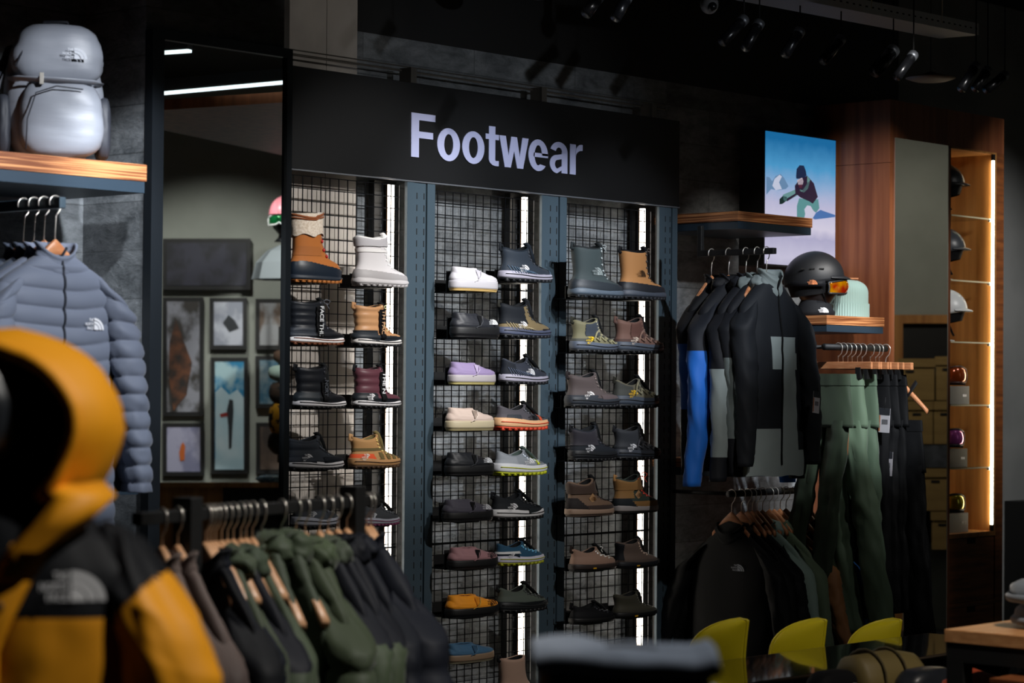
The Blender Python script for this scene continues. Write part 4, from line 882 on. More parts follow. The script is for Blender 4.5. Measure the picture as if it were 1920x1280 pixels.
def trousers(label, loc, rz, colr, seed=0, W=.17, H=1.0, T=.05, flare=.02, legdx=.0, tagat=None, wb=None, name='ski_trousers', straps=False, fold=.012, group='ski trousers'):
    root = empty(name, loc, rz, label, 'trousers', group)
    m = cloth(colr, .65); rs = []
    for j in range(15):
        t = j/14; d = .22*t; ring = []
        for i in range(40):
            a = 2*pi*i/40; f = fold*.5*n3(cos(a)*3+seed, sin(a)*2, d*8)
            ring.append(Vector(((W+.02*t+f)*cos(a), (T*(1+.3*t)+f)*sin(a), -.10-d)))
        rs.append(ring)
    MB().loft(rs, cap0=False).build('hips', m, root)
    MB().loft([[Vector((p.x*1.02, p.y*1.06, p.z)) for p in rs[0]], [Vector((p.x*1.03, p.y*1.08, p.z)) for p in rs[3]]], cap0=False, cap1=False).build('waistband', cloth(wb or colr, .65), root)
    for s_ in (-1, 1):
        ls = []
        for j in range(41):
            t = j/40; d = .19+(H-.19)*t; ring = []; cx = s_*(W*.52+flare*t)+legdx*t; r = W*.52*(1-.18*sin(t*pi*.7)+.12*t)
            for i in range(26):
                a = 2*pi*i/26; f = fold*(n3(cos(a)*2+seed+s_, sin(a)*2, d*7)+.6*n3(cos(a)*3, seed+s_*3, d*18)*(1.6 if .35 < t < .6 else .6))
                ring.append(Vector((cx+(r+f)*cos(a), (T*1.25+f)*sin(a), -.10-d+(.01*cos(a) if j == 40 else 0))))
            ls.append(ring)
        MB().loft(ls, cap0=False).build('leg', m, root)
    if straps:
        for s_ in (-1, 1):
            MB().tube([(s_*.05, 0, -.13), (s_*.07, -.01, -.02), (s_*.13, -.01, .06)], .004, 6, ry=.018).build('brace', m, root)
    if tagat: hang_tag(root, Matrix.Translation(tagat[:3]) @ Matrix.Rotation(.05, 4, 'Y'), .052, .10, *(tagat[3] if len(tagat) > 3 else ()))
    return root
P = lambda i: at(pk[i], 650, Y=y_tr).x
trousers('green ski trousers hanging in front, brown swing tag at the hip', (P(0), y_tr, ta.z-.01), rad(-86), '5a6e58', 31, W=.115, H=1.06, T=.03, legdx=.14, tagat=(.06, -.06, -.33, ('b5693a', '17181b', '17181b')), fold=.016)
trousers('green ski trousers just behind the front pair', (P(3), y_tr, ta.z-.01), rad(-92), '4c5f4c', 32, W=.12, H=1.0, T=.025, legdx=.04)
trousers('black ski trousers with a white swing tag near the hip', (P(5), y_tr, ta.z-.01), rad(-90), '0a0b0d', 33, W=.13, H=1.0, T=.022, tagat=(.145, -.05, -.24))
trousers('black ski trousers with a white swing tag hanging lower', (P(6), y_tr, ta.z-.01), rad(-90), '0b0c0e', 34, W=.13, H=1.0, T=.02, tagat=(.12, -.05, -.42))
trousers('black ski trousers at the back of the trouser rail', (P(8), y_tr, ta.z-.01), rad(-90), '08090b', 35, W=.13, H=1.0, T=.02)
trousers('black bib overalls hanging by braces from the last curved hanger', (P(9)+.015, y_tr-.02, ta.z-.20), rad(-84), '0d0e10', 36, W=.15, H=1.0, T=.02, straps=True, name='bib_overalls', legdx=.06)
# dim green trousers glimpsed behind the shelf end
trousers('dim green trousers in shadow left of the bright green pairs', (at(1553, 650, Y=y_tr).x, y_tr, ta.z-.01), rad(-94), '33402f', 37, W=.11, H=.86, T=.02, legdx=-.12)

# ---------------------------------------------------------------- wooden cabinet with mirror and lit niche
YC = 5.7264; X0, X1 = XC, 9.880; xm0, xm1 = 8.925, 9.374; xn0, xn1 = 9.402, 9.800
ZT = 2.883; zn0, zn1 = .920, 2.707; YB = 6.135
cab = empty('display_cabinet', (X0, YC, 0), 0, 'tall brown wooden cabinet with mirror door and lit niche of glass shelves', 'cabinet')
def cb(a, b_): return ((a[0]-X0, a[1]-YC, a[2]), (b_[0]-X0, b_[1]-YC, b_[2]))
def cbox(name, m, *bs, bevel=0):
    b = MB()
    for p, q in bs: b.box(*cb(p, q))
    return b.build(name, m, cab, smooth=False, bevel=bevel)
cbox('side_panel', M_wood, ((X0, YC, 0), (X0+.02, YB, 2.60)), ((X0, YC, 2.602), (X0+.02, YB, ZT)))
cbox('top_fascia', M_wood, ((X0+.02, YC, zn1+.008), (X1, YC+.02, ZT)), ((X0+.02, YC+.02, ZT-.02), (X1, YB, ZT)))
cbox('front_stiles', M_wood, ((X0+.02, YC, 0), (xm0, YC+.02, zn1+.008)), ((xm1, YC, 0), (xn0, YC+.02, zn1+.008)))
cbox('right_stile', M_oakd, ((xn1+.012, YC, .0), (X1, YC+.02, zn1+.008)), ((X1-.02, YC+.02, 0), (X1, YB, ZT-.02)))
cbox('mirror_door', M_mirror, ((xm0, YC-.003, .10), (xm1, YC+.002, 2.715)))
cbox('mirror_edge', M_chrome, ((xm1-.001, YC-.004, .10), (xm1+.003, YC+.001, 2.715)))
cbox('niche_lining', M_oak, ((xn1, YC+.0, zn0), (xn1+.012, YB-.08, zn1)), ((xn0-.018, YC+.02, zn0), (xn0-.002, YB-.08, zn1)), ((xn0, YB-.08, zn0), (xn1, YB-.07, zn1)), ((xn0-.018, YC+.0, zn1), (xn1+.012, YB-.08, zn1+.008)), ((xn0, YC-.002, zn0-.022), (xn1+.012, YB-.08, zn0)))
for i, (a, b_) in enumerate([(.60, zn0-.026), (.28, .575), (.02, .272)]):
    d = cbox('drawer', M_oakd, ((xn0+.002, YC+.004, a), (xn1+.008, YC+.018, b_))); xm = (xn0+xn1)/2-.0-X0
    MB().box((xm-.035, .002, b_-.026), (xm+.035, .0045, b_+.0)).build('grip_cutout', M_slot, d, smooth=False)
cbox('drawer_rail', M_oakd, ((xn0, YC, .577), (xn1+.01, YC+.018, .598)))
st = empty('niche_light_strip', (xn1-.010, YC+.006, zn0+.0), 0, 'warm vertical light strip down the right of the cabinet niche', 'light strip')
MB().box((-.006, -.004, .03), (.006, .004, zn1-zn0-.03)).build('diffuser', M_ledw, st, smooth=False)
MB().box((-.008, -.006, 0), (.008, .006, .03)).box((-.008, -.006, zn1-zn0-.03), (.008, .006, zn1-zn0)).box((.0062, -.006, .03), (.009, .006, zn1-zn0-.03)).build('end_caps', M_frame, st, smooth=False)
sh_z = [at(1783, y, Y=YC+.01).z for y in (403, 525, 641, 760, 879)]
M_edge = mat('glass_edge', 'd8cfae', .15, emit=0, spec=.8)
for i, z in enumerate(sh_z):
    g = empty('glass_shelf', ((xn0+xn1)/2, YC+.01, z), 0, ORD[i]+' glass shelf from the top inside the lit niche', 'glass shelf', 'glass shelves of the niche')
    hw_ = (xn1-xn0)/2-.024
    MB().box((-hw_, .002, -.003), (hw_, .30, .004)).build('pane', M_glass, g, smooth=False)
    MB().box((-hw_, 0, -.003), (hw_, .002, .004)).build('polished_edge', M_edge, g, smooth=False)
    MB().tube([(hw_-.012, .004, -.006), (hw_+.004, .004, -.006)], .007, 8).build('support_pin', M_chrome, g)

def helmet(name, label, loc, rz, colr, s=1., stand=True, head=None, visor='17181a', goggles=None, liner='0e0f11', rough=.35, cat='helmet', group=None, strap=1):
    r = empty(name, loc, rz, label, cat, group); hz = .17*s if stand else .115*s
    def f(d): return 1+.05*max(0, -d.x)+(-.03*abs(d.y))
    # front is +x
    b = MB(); rings = []
    for j in range(15):
        a = j/14*rad(104); ring = []
        for i in range(36):
            t = 2*pi*i/36; lo = 0
            aa = a*(1-.10*max(0, cos(t))*(j/14)); q = 1+.06*max(0, -cos(t))
            p = Vector((.125*s*q*sin(aa)*cos(t), .098*s*sin(aa)*sin(t), .112*s*cos(aa)))
            p.z -= .012*s*max(0, -cos(t))*(j/14)
            ring.append(p+Vector((0, 0, hz)))
        rings.append(ring)
    b.loft(rings, cap1=False); b.build('shell', mat('helmet_'+colr, colr, rough), r, solid=.006*s)
    MB().loft([[Vector((p.x*.93, p.y*.93, p.z-.002)) for p in rings[-1]], [Vector((p.x*.80, p.y*.8, p.z-.05*s)) for p in rings[-1]]], cap0=False, cap1=False).build('ear_pads', cloth(liner), r)
    # visor peak
    vs = []
    for i in range(13):
        t = rad(-62+124*i/12); e = cos(t)
        p = Vector((.118*s*cos(t), .096*s*sin(t), hz+.012*s)); o = Vector(((.118+.038*max(.1, e))*s*cos(t), .104*s*sin(t), hz-.004*s))
        vs += [p, o, o-Vector((0, 0, .005*s)), p-Vector((0, 0, .006*s))]
    b = MB(); b.add(vs, [(4*i+k, 4*i+(k+1) % 4, 4*i+4+(k+1) % 4, 4*i+4+k) for i in range(12) for k in range(4)]); b.build('peak', mat('helmet_'+colr, colr, rough), r)
    b = MB()
    for s_ in (-1, 1):
        for k in range(3): b.box(((.01-.04*k)*s, s_*.0975*s-.0025, hz+.03*s), ((.03-.04*k)*s, s_*.0975*s+.0025, hz+.036*s))
    b.build('vents', M_slot, r, smooth=False)
    if strap:
        for s_ in (-1, 1): MB().tube([(0.0, s_*.085*s, hz-.01), (.03*s, s_*.07*s, hz-.08*s), (.05*s, s_*.02*s, hz-.13*s), (.055*s, 0, hz-.135*s)], .0025, 6, ry=.007).build('chin_strap', cloth('101113'), r)
    if head:
        def hf(d): return 1-.10*max(0, -d.z)+.10*max(0, d.x)*(1 if abs(d.z+.1) < .25 else .3)*(1 if abs(d.y) < .3 else .6)
        MB().ball((0.008*s, 0, hz-.035*s), (.090*s, .074*s, .118*s), 28, 20, fn=hf).build('mannequin_head', mat('head_'+head, head, .35), r)
        MB().loft([[Vector((rr_*cos(2*pi*i/24)-.015*s, rr_*sin(2*pi*i/24), z)) for i in range(24)] for rr_, z in ((.075*s, 0), (.07*s, .008), (.05*s, .03*s), (.045*s, .07*s), (.05*s, .10*s))]).build('neck', mat('head_'+head, head, .35), r)
    elif stand:
        MB().loft([[Vector((rr_*cos(2*pi*i/20), rr_*sin(2*pi*i/20), z)) for i in range(20)] for rr_, z in ((.06*s, 0), (.06*s, .006), (.02*s, .012), (.018*s, hz-.02), (.05*s, hz+.04*s))]).build('stand', mat('stand_grey', '9a9c9e', .4), r)
    if goggles:
        lc, fc = goggles; b = MB(); R_ = []; F_ = []
        for j in range(9):
            v = j/8; row = []
            for i in range(17):
                t = rad(-68+136*i/16); hgt = (.062-.018*abs(sin(t))**2)*s; dip = .014*s*max(0, 1-abs(t)*4)*(1 if v < .4 else 0)
                row.append(Vector(((.082+.040*cos(t)+.010*sin(v*pi))*s*1.02*cos(t)+.012*s, .102*s*sin(t)*1.0, hz-.072*s+dip+hgt*v)))
            R_.append(row)
        gb = MB(); gb.loft(R_, cap0=False, cap1=False, closed=False)
        gb.build('lens', mat('lens_'+lc, lc, .06, metal=.7, col2={'c02808': 'f0a000'}.get(lc, lc), scale=(22, 22, 22), detail=1, coat=1), r, solid=.003)
        rim = R_[0]+[q[-1] for q in R_[1:]]+R_[-1][::-1]+[q[0] for q in R_[::-1][1:]]
        MB().tube(rim, .0048*s, 6).build('goggle_frame', mat('rim_'+fc, fc, .5), r)
        MB().loft([[Vector((c*k, d_*k, hz-.030*s+w_)) for w_ in (-.013*s, .013*s)]+[Vector((c*(k-.03), d_*(k-.03), hz-.030*s+w_)) for w_ in (.013*s, -.013*s)] for k in (1.0,) for c, d_ in [(.132*s*cos(rad(a))*(1), .101*s*sin(rad(a))) for a in range(66, 296, 10)]], cap0=True).build('goggle_strap', cloth('15161a'), r)
    return r
hp = at(1531, 588, Y=5.81)
zsh = at(1600, 593, Y=5.66).z
hm = helmet('ski_helmet', 'matt black ski helmet with red mirrored goggles on a black mannequin head', (hp.x, 5.82, zsh), rad(-50), '202226', s=1.0, head='0d0e10', goggles=('c02808', '141518'), rough=.5)
emblem(hm, Matrix.Translation((-.02, -.104, .145)) @ FACE, .02, mat('print_c87848', 'c87848', .5))
MB().loft([[Vector((r_*cos(2*pi*i/28), r_*.9*sin(2*pi*i/28), z)) for i in range(28)] for r_, z in ((.085, 0), (.088, .02), (.07, .05), (.058, .075))], cap0=True).build('neck_warmer', cloth('16171a'), hm)
emblem(hm, Matrix.Translation((.03, -.083, .026)) @ Matrix.Rotation(.3, 4, 'Z') @ FACE, .022, M_white)
bq = at(1591, 589, Y=5.80)
bn = empty('beanie', (bq.x, 5.80, zsh), rad(-48), 'mint green ribbed beanie standing on the shelf beside the helmet', 'beanie')
M_mint = mat('knit_mint', '93b0aa', .9, bump=.002, scale=(1, 1, 1), bscale=(260, 260, 60), sheen=.4)
def knit(w_, d_, z0_, z1_, ribs, amp, top):
    rs = []
    for j in range(21):
        t = j/20; e = (1-(max(0, t-.45)/.55)**2.6)**.5 if top else 1; z = z0_+(z1_-z0_)*(t if not top else t)
        rs.append([Vector(((w_*e+amp*cos(ribs*2*pi*i/192)*(e > .2))*cos(2*pi*i/192), (d_*e+amp*cos(ribs*2*pi*i/192))*sin(2*pi*i/192), z)) for i in range(192)])
    return rs
MB().loft(knit(.086, .062, .05, .170, 48, .0006, True)).build('crown', M_mint, bn)
MB().loft(knit(.090, .066, .0, .062, 48, .0018, False), cap1=False, cap0=False).build('ribbed_cuff', M_mint, bn)
MB().box((.087, -.006, .038), (.0925, .006, .056)).build('edge_label', M_black, bn, smooth=False)
MB().box((-.03, -.02, .1705), (.04, .0, .176)).build('wooden_stand_top', M_hang, bn, smooth=False)
# things on the glass shelves of the niche
def nx_(px_, z): return at(px_, 640, Y=5.80).x
NG = 'helmets on stands in the niche'
for i, (lb_, px_, z, c, s_) in enumerate([('dark helmet with a pale rim, half hidden at the top of the niche', 1760, sh_z[0], '3a3d40', .92), ('dark grey helmet on the second glass shelf of the niche', 1762, sh_z[1], '4a4f55', .92), ('white helmet on the third glass shelf of the niche', 1766, sh_z[2], 'd4d8da', .92)]):
    p = at(px_, 640, Y=5.84); helmet('ski_helmet', lb_, (p.x+.012, 5.84, z+.0045), rad(-60), c, s=s_*.95, group=NG)
def nbox(lb_, pxr, z, h, c, dp=.10):
    xr = at(pxr, 640, Y=5.775).x; r = empty('goggle_box', (xr-.06, 5.775, z), 0, lb_, 'box', 'goggle boxes in the niche')
    MB().box((-.13, 0, 0), (.06, dp, h)).build('carton', mat('box_'+c, c, .6), r, bevel=.001)
    MB().box((.0, -.0012, h*.42), (.018, -.0002, h*.55)).box((.022, -.0012, h*.42), (.032, -.0002, h*.55)).build('printed_mark', M_white, r, smooth=False)
    return xr
def goggles(lb_, loc, lc, fc):
    r = empty('ski_goggles', loc, rad(-30), lb_, 'goggles', 'goggles in the niche'); R_ = []
    for j in range(7):
        v = j/6
        R_.append([Vector((.055*(i/8-1), -.03+.03*(i/8-1)**2-.01*sin(v*pi), .012+(.075-.012*(i/8-1)**2)*v)) for i in range(17)])
    b = MB(); b.loft(R_, cap0=False, cap1=False, closed=False); b.build('lens', mat('lens_'+lc, lc, .08, metal=.6, coat=1), r, solid=.003)
    rim = R_[0]+[q[-1] for q in R_[1:]]+R_[-1][::-1]+[q[0] for q in R_[::-1][1:]]
    MB().tube(rim, .005, 6).build('frame', mat('rim_'+fc, fc, .5), r)
    MB().tube([(-.05, -.01, .045), (-.045, .03, .05), (0, .05, .04), (.045, .03, .05), (.05, -.01, .045)], .003, 6, ry=.014).build('strap', cloth('141518'), r)
    MB().box((-.05, -.012, 0), (.05, .03, .012)).build('foot', M_black, r, smooth=False)
zf = [sh_z[3], sh_z[4], zn0]
hb = .086
nbox('grey goggle box on the fourth glass shelf of the niche', 1818, zf[0]+.0045, hb, '6c6c6a'); nbox('black goggle box on the fifth glass shelf of the niche', 1815, zf[1]+.0045, hb, '26282a'); nbox('grey goggle box standing on the niche floor', 1817, zf[2], hb+.004, '74767a')
for (lb_, lc, fc, z, px_) in [('goggles with orange rim above the upper grey box', 'a84a1c', '3a1c10', zf[0]+.0045, 1795), ('goggles with pink lens above the black box', 'c860b8', '1a1a1e', zf[1]+.0045, 1791), ('yellow goggles above the lowest grey box', 'd8c818', '16171a', zf[2], 1793)]:
    p = at(px_, 640, Y=5.815); goggles(lb_, (p.x-.02, 5.815, z+hb+.0045), lc, fc)
# black panel at the far right edge
p0, p1, p2 = at(1912, 940, Y=6.20), at(1990, 940, Y=6.20), at(1912, 1085, Y=6.20)
tag(MB().box((p0.x, 6.20, 0), (p1.x, 6.288, p0.z)).build('black_locker', M_black, smooth=False), 'black upright locker against the grey wall at the right edge', 'locker')

# ---------------------------------------------------------------- ceiling fittings
def aY(x, y, Y=5.05): return at(x, y, Y=Y)
SPX = [((1395, 36), (1355, 78)), ((1424, 43), (1397, 90)), ((1500, 58), (1472, 102)), ((1577, 73), (1543, 114)), ((1675, 94), (1640, 135)), ((1713, 102), (1682, 144)), ((1830, 122), (1803, 167)), ((1852, 131), (1829, 166)), ((1884, 141), (1850, 168)), ((1122, -6), (1099, 26)), ((1176, -6), (1154, 34))]
M_lamp = mat('lamp_black', '1a1b1e', .25, metal=.5)
for i, (a, b_) in enumerate(SPX):
    A, B = aY(*a), aY(*b_); r = empty('track_spotlight', A, 0, 'black tube spotlight, '+ORD[i]+' of the row under the dark ceiling', 'spotlight', 'tube spotlights under the ceiling')
    d = B-A
    rd = .026 if i == 4 else .020
    MB().tube([(0, 0, 0), d], rd, 16).build('lamp_tube', M_lamp, r)
    MB().tube([d*-.01, d*.16], rd+.0012, 16).build('heat_sink', mat('lamp_grey', '6a6e74', .4, metal=.6), r)
    MB().box((-.002, -.002, 0.0), (.002, .002, 3.6-A.z)).build('stem', M_ceil, r, smooth=False)
ta_, tb_ = at(1440, -12, D=8.4), at(1835, 66, D=9.9); dt = (tb_-ta_); ln = dt.length; u = dt/ln; side_ = Vector((u.y, -u.x, 0)).normalized()
b = MB(); ht = .05
zt1, zt2 = 0, 0
def qd(p, q, r_, s_, mi): b.add([p, q, r_, s_], [(0, 1, 2, 3)], mi)
tr_ = empty('cable_tray', ta_, 0, 'perforated grey metal cable tray hanging under the dark ceiling', 'cable tray')
o_ = side_*.0
qd(o_, u*ln, u*ln+Vector((0, 0, ht)), Vector((0, 0, ht)), 0)
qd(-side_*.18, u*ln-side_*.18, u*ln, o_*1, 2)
for k in range(34):
    t = (k+.3)/34*ln; p = u*t+side_*.0012+Vector((0, 0, ht*.45)); qd(p, p+u*.02, p+u*.02+Vector((0, 0, .006)), p+Vector((0, 0, .006)), 1)
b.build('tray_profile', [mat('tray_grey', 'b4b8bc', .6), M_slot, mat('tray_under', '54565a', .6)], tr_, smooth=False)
for k in (.15, .45, .8): MB().tube([u*ln*k+Vector((0, 0, .02)), u*ln*k+Vector((0, 0, 3.6-(ta_+u*ln*k).z))], .003, 6).build('hanging_rod', M_chrome, tr_)
q = at(1745, 147, D=10.2); dl = empty('pendant_lamp', q, 0, 'shallow dish shaped pendant lamp under the ceiling, upper right', 'lamp')
MB().loft([[Vector((r_*cos(2*pi*i/32), r_*sin(2*pi*i/32), z)) for i in range(32)] for r_, z in ((.005, .03), (.04, .018), (.108, .004), (.108, 0), (.07, -.012), (.02, -.018))]).build('shade', mat('dish_beige', '6a5a48', .6), dl)
MB().tube([(0, 0, .03), (0, 0, 3.6-q.z)], .0015, 5).build('cable', M_lamp, dl)
q = at(1330, 8, D=8.6); dc = empty('security_camera', q, 0, 'small pale dome security camera hanging at the top of the picture', 'camera')
MB().ball((0, 0, 0), (.034, .034, .036), 20, 14).build('housing', mat('cam_grey', '58585a', .4), dc)
MB().ball((-.012, -.022, -.012), (.018, .018, .018), 14, 10).build('lens', M_lamp, dc)
MB().tube([(0, 0, .02), (0, 0, 3.6-q.z)], .02, 12).build('stem', mat('cam_grey', '58585a', .4), dc)
q = at(1010, -18, D=8.6); dc = empty('ceiling_speaker', q, 0, 'dark dish just touching the top edge of the picture', 'lamp')
MB().ball((0, 0, 0), (.07, .07, .035), 24, 12).build('shade', mat('dish_grey', '3a3c44', .5), dc)
MB().tube([(0, 0, .02), (0, 0, 3.6-q.z)], .004, 6).build('cable', M_lamp, dc)

# ---------------------------------------------------------------- the far side of the shop, seen in the two mirrors
def mir(x, y, D=None, Z=None, Ym=YM):
    p = at(x, y, D=D, Z=Z); return Vector((p.x, 2*Ym-p.y, p.z))
def mhexa(x0, y0, x1, y1, D, th, Ym=YM):
    return [mir(x0, y1, D, Ym=Ym), mir(x1, y1, D, Ym=Ym), mir(x1, y1, D+th, Ym=Ym), mir(x0, y1, D+th, Ym=Ym), mir(x0, y0, D, Ym=Ym), mir(x1, y0, D, Ym=Ym), mir(x1, y0, D+th, Ym=Ym), mir(x0, y0, D+th, Ym=Ym)]
def mbox(name, m, x0, y0, x1, y1, D, th, parent=None, Ym=YM, label=None, cat=None, group=None):
    o = MB().hexa(mhexa(x0, y0, x1, y1, D, th, Ym)).build(name, m, None, smooth=False)
    if parent: o.parent = parent; o.matrix_parent_inverse = parent.matrix_basis.inverted()
    if label: tag(o, label, cat, group)
    return o
DG = 15.5; D2 = DG-2*CF.y*(YM-YC+.003)
g = MB().hexa([Vector((p.x, p.y, z)) for z in (0, 3.6) for p in (mir(-300, 700, DG), mir(1900, 700, DG), mir(1900, 700, DG+.2), mir(-300, 700, DG+.2))]).build('wall_right', M_gall, smooth=False); struct(g)
def snowpic(name, sky, gnd, hz_, seed):
    return mat(name, sky, .6, col2=gnd, scale=(3+seed, 3, 4), detail=5)
FR = [(305, 447, 470, 543, '14161f', '2a2b3a', 'wide dark landscape picture'), (305, 557, 382, 780, '8a8c96', '35322f', 'tall picture of climbers on rock'), (393, 558, 463, 655, 'b4b8c4', '8a8f9c', 'small picture of a snowy scene'), (479, 560, 540, 655, '8d8f92', '5a4a3e', 'small brown and grey picture'), (395, 670, 465, 888, '1f7ca8', 'a4c4cc', 'tall blue picture of a skier'), (479, 667, 540, 765, '2a5a72', '7a8a90', 'small blue grey picture'), (305, 793, 383, 892, '7a7c98', 'a4a4bc', 'small square picture of a skier in orange'), (480, 792, 540, 888, '3a322e', '5a4a40', 'small dark brown picture')]
for i, (x0, y0, x1, y1, c1, c2, lb_) in enumerate(FR):
    f = mbox('picture_frame', M_black, x0, y0, x1, y1, DG-.06, .05, label=lb_+', black frame, in the mirror', cat='picture', group='framed pictures reflected in the mirror')
    m = mat('picture_print_%d' % i, c1, .6, col2=c2, scale=(9, 9, 7), detail=7, lo=.42, hi=.58)
    pr = mbox('print', m, x0+8, y0+8, x1-8, y1-8, DG-.065, .004); pr.parent = f
def mpoly(pts, D, m, parent, name='figure'):
    o = MB().add([mir(x, y, D) for x, y in pts], [tuple(range(len(pts)))]).build(name, m, parent, smooth=False); return o
fr_ = {o['label'][:8]: o for o in S.objects if o.name.startswith('picture_frame')}
F4 = [o for o in S.objects if o.name.startswith('picture_frame')]
mpoly([(404, 800), (404, 735), (415, 725), (430, 740), (445, 730), (457, 745), (457, 880), (404, 880)], DG-.068, mat('pr_snow', 'a8c6d2', .6, col2='c0d4dc', scale=(6, 6, 6)), F4[4], 'snow_field')
mpoly([(425, 770), (430, 748), (437, 750), (438, 770), (436, 800), (434, 840), (429, 842), (428, 800)], DG-.071, mat('pr_dark', '1c2228', .6), F4[4])
mpoly([(412, 776), (428, 772), (428, 780), (414, 782)], DG-.071, mat('pr_red', '8a2820', .6), F4[4], 'arm')
mpoly([(339, 835), (343, 828), (347, 836), (346, 862), (338, 864), (336, 848)], DG-.071, mat('pr_orange', 'b85c1c', .6), F4[6])
mpoly([(318, 640), (330, 600), (345, 640), (360, 680), (350, 740), (325, 770), (316, 700)], DG-.071, mat('pr_rock', '26211e', .6, col2='6a4028', scale=(14, 14, 14)), F4[1], 'rock')
mpoly([(418, 605), (428, 590), (440, 600), (448, 615), (430, 622)], DG-.071, mat('pr_dark', '1c2228', .6), F4[2])
# timber soffit, strip lights, counter
zs = 2.9
struct(MB().hexa([mir(292, 207, Z=zs), mir(545, 191, Z=zs), mir(545, 294, Z=zs), mir(292, 241, Z=zs)]+[v+Vector((0, 0, .05)) for v in (mir(292, 207, Z=zs), mir(545, 191, Z=zs), mir(545, 294, Z=zs), mir(292, 241, Z=zs))]).build('trim_2', M_wood, smooth=False))
M_led2 = mat('led_strip_ceiling', 'e8fbff', emit=2.2)
for (a, b_, z, lb_) in [((270, 180.5), (560, 154.5), 2.98, 'long white linear ceiling lamp seen in the mirror'), ((270, 104), (356, 98), 3.05, 'short white linear ceiling lamp at the top of the mirror')]:
    p, q = mir(*a, Z=z), mir(*b_, Z=z); t = (q-p).normalized(); n_ = Vector((-t.y, t.x, 0))*.014
    r = empty('linear_lamp', p, 0, lb_, 'lamp')
    o = Vector(); MB().hexa([o-n_, o+n_, q-p+n_, q-p-n_]+[v+Vector((0, 0, .012)) for v in (o-n_, o+n_, q-p+n_, q-p-n_)]).build('diffuser', M_led2, r, smooth=False)
    n_ *= 1.5; h_ = .07; MB().hexa([v+Vector((0, 0, .0125)) for v in (o-n_, o+n_, q-p+n_, q-p-n_)]+[v+Vector((0, 0, h_)) for v in (o-n_, o+n_, q-p+n_, q-p-n_)]).build('housing', mat('lamp_housing', '4a4e54', .4), r, smooth=False)
    for k in (.1, .9): MB().tube([(q-p)*k+Vector((0, 0, h_)), (q-p)*k+Vector((0, 0, 3.6-z))], .002, 5).build('cord', M_lamp, r)
cn = empty('shop_counter', mir(300, 960, 14.0), 0, 'wooden shop counter with dark panel, seen in the mirror', 'counter')
def cnt(name, m, x0, y0, x1, y1, D, th):
    b = MB(); hx = mhexa(x0, y0, x1, y1, D, th); o = MB().hexa([v-cn.location for v in hx]).build(name, m, cn, smooth=False)
cnt('counter_top', M_oak, 200, 904, 560, 914, 13.9, .8); cnt('wooden_front', M_oak, 200, 914, 418, 1160, 14.0, .6); cnt('dark_front', M_black, 418, 914, 560, 1160, 14.0, .6)
p = mir(512, 905, 14.2)
dsh = empty('dish', Vector((p.x, p.y, p.z)), 0, 'blue glassy tray of small items on the counter in the mirror', 'tray')
MB().ball((0, 0, .02), (.10, .10, .03), 18, 8, fn=lambda d: 1+.3*n3(d.x*6, d.y*6, d.z*6)).build('tray_items', mat('blue_glass', '2a5a78', .2, col2='8aa8b8', scale=(60, 60, 60)), dsh)
# stack of headwear display seen at the mirror's right edge
hpz = mir(536, 438, 14.4)
h2 = helmet('ski_helmet', 'pink ski helmet with green goggles on a stand, seen in the mirror', (hpz.x, hpz.y, hpz.z-.05), rad(150), 'e08a96', s=1.0, head='101113', goggles=('1c8a4a', 'e4e6e8'))
MB().tube([(0, 0, 0), (0, 0, -(hpz.z-.05)+1.02)], .012, 8).build('pole', M_black, h2)
p = mir(531, 524, 14.0); lsh = empty('lamp_shade', p, 0, 'grey faceted dome shaped shade, seen in the mirror', 'lamp shade')
MB().loft([[Vector((r_*cos(2*pi*i/8), r_*sin(2*pi*i/8), z)) for i in range(8)] for r_, z in ((.19, 0), (.165, .10), (.10, .17), (.03, .205))], cap0=False).build('faceted_shade', mat('shade_grey', '8e979c', .6), lsh, smooth=False)
MB().tube([(0, 0, .2), (0, 0, 3.6-p.z)], .003, 5).build('cord', M_lamp, lsh)
p = mir(524, 830, 14.1); ms = empty('headwear_stand', p, 0, 'stand stacked with beanies and a yellow and black item, seen in mirror', 'stand')
for (cz, rx, rz_, c, nm) in [(.52, .045, .04, '4a3628', 'fur_hat'), (.42, .075, .05, '9ab0a6', 'mint_hat'), (.30, .07, .07, '3a2c22', 'brown_scarf'), (.14, .07, .11, 'c8901c', 'yellow_mitten'), (.0, .075, .07, '2a2a2c', 'dark_hat')]:
    MB().ball((0, 0, cz), (rx, rx, rz_), 18, 10, fn=lambda d: 1+.12*n3(d.x*3, d.y*3, d.z*3+cz)).build(nm, mat('knit_'+c, c, .9, col2='1a1a1a' if nm in ('yellow_mitten', 'brown_scarf') else c, scale=(25, 25, 25), lo=.5, hi=.52), ms)
MB().tube([(0, 0, .7), (0, 0, -.12)], .012, 8).build('pole', M_black, ms)
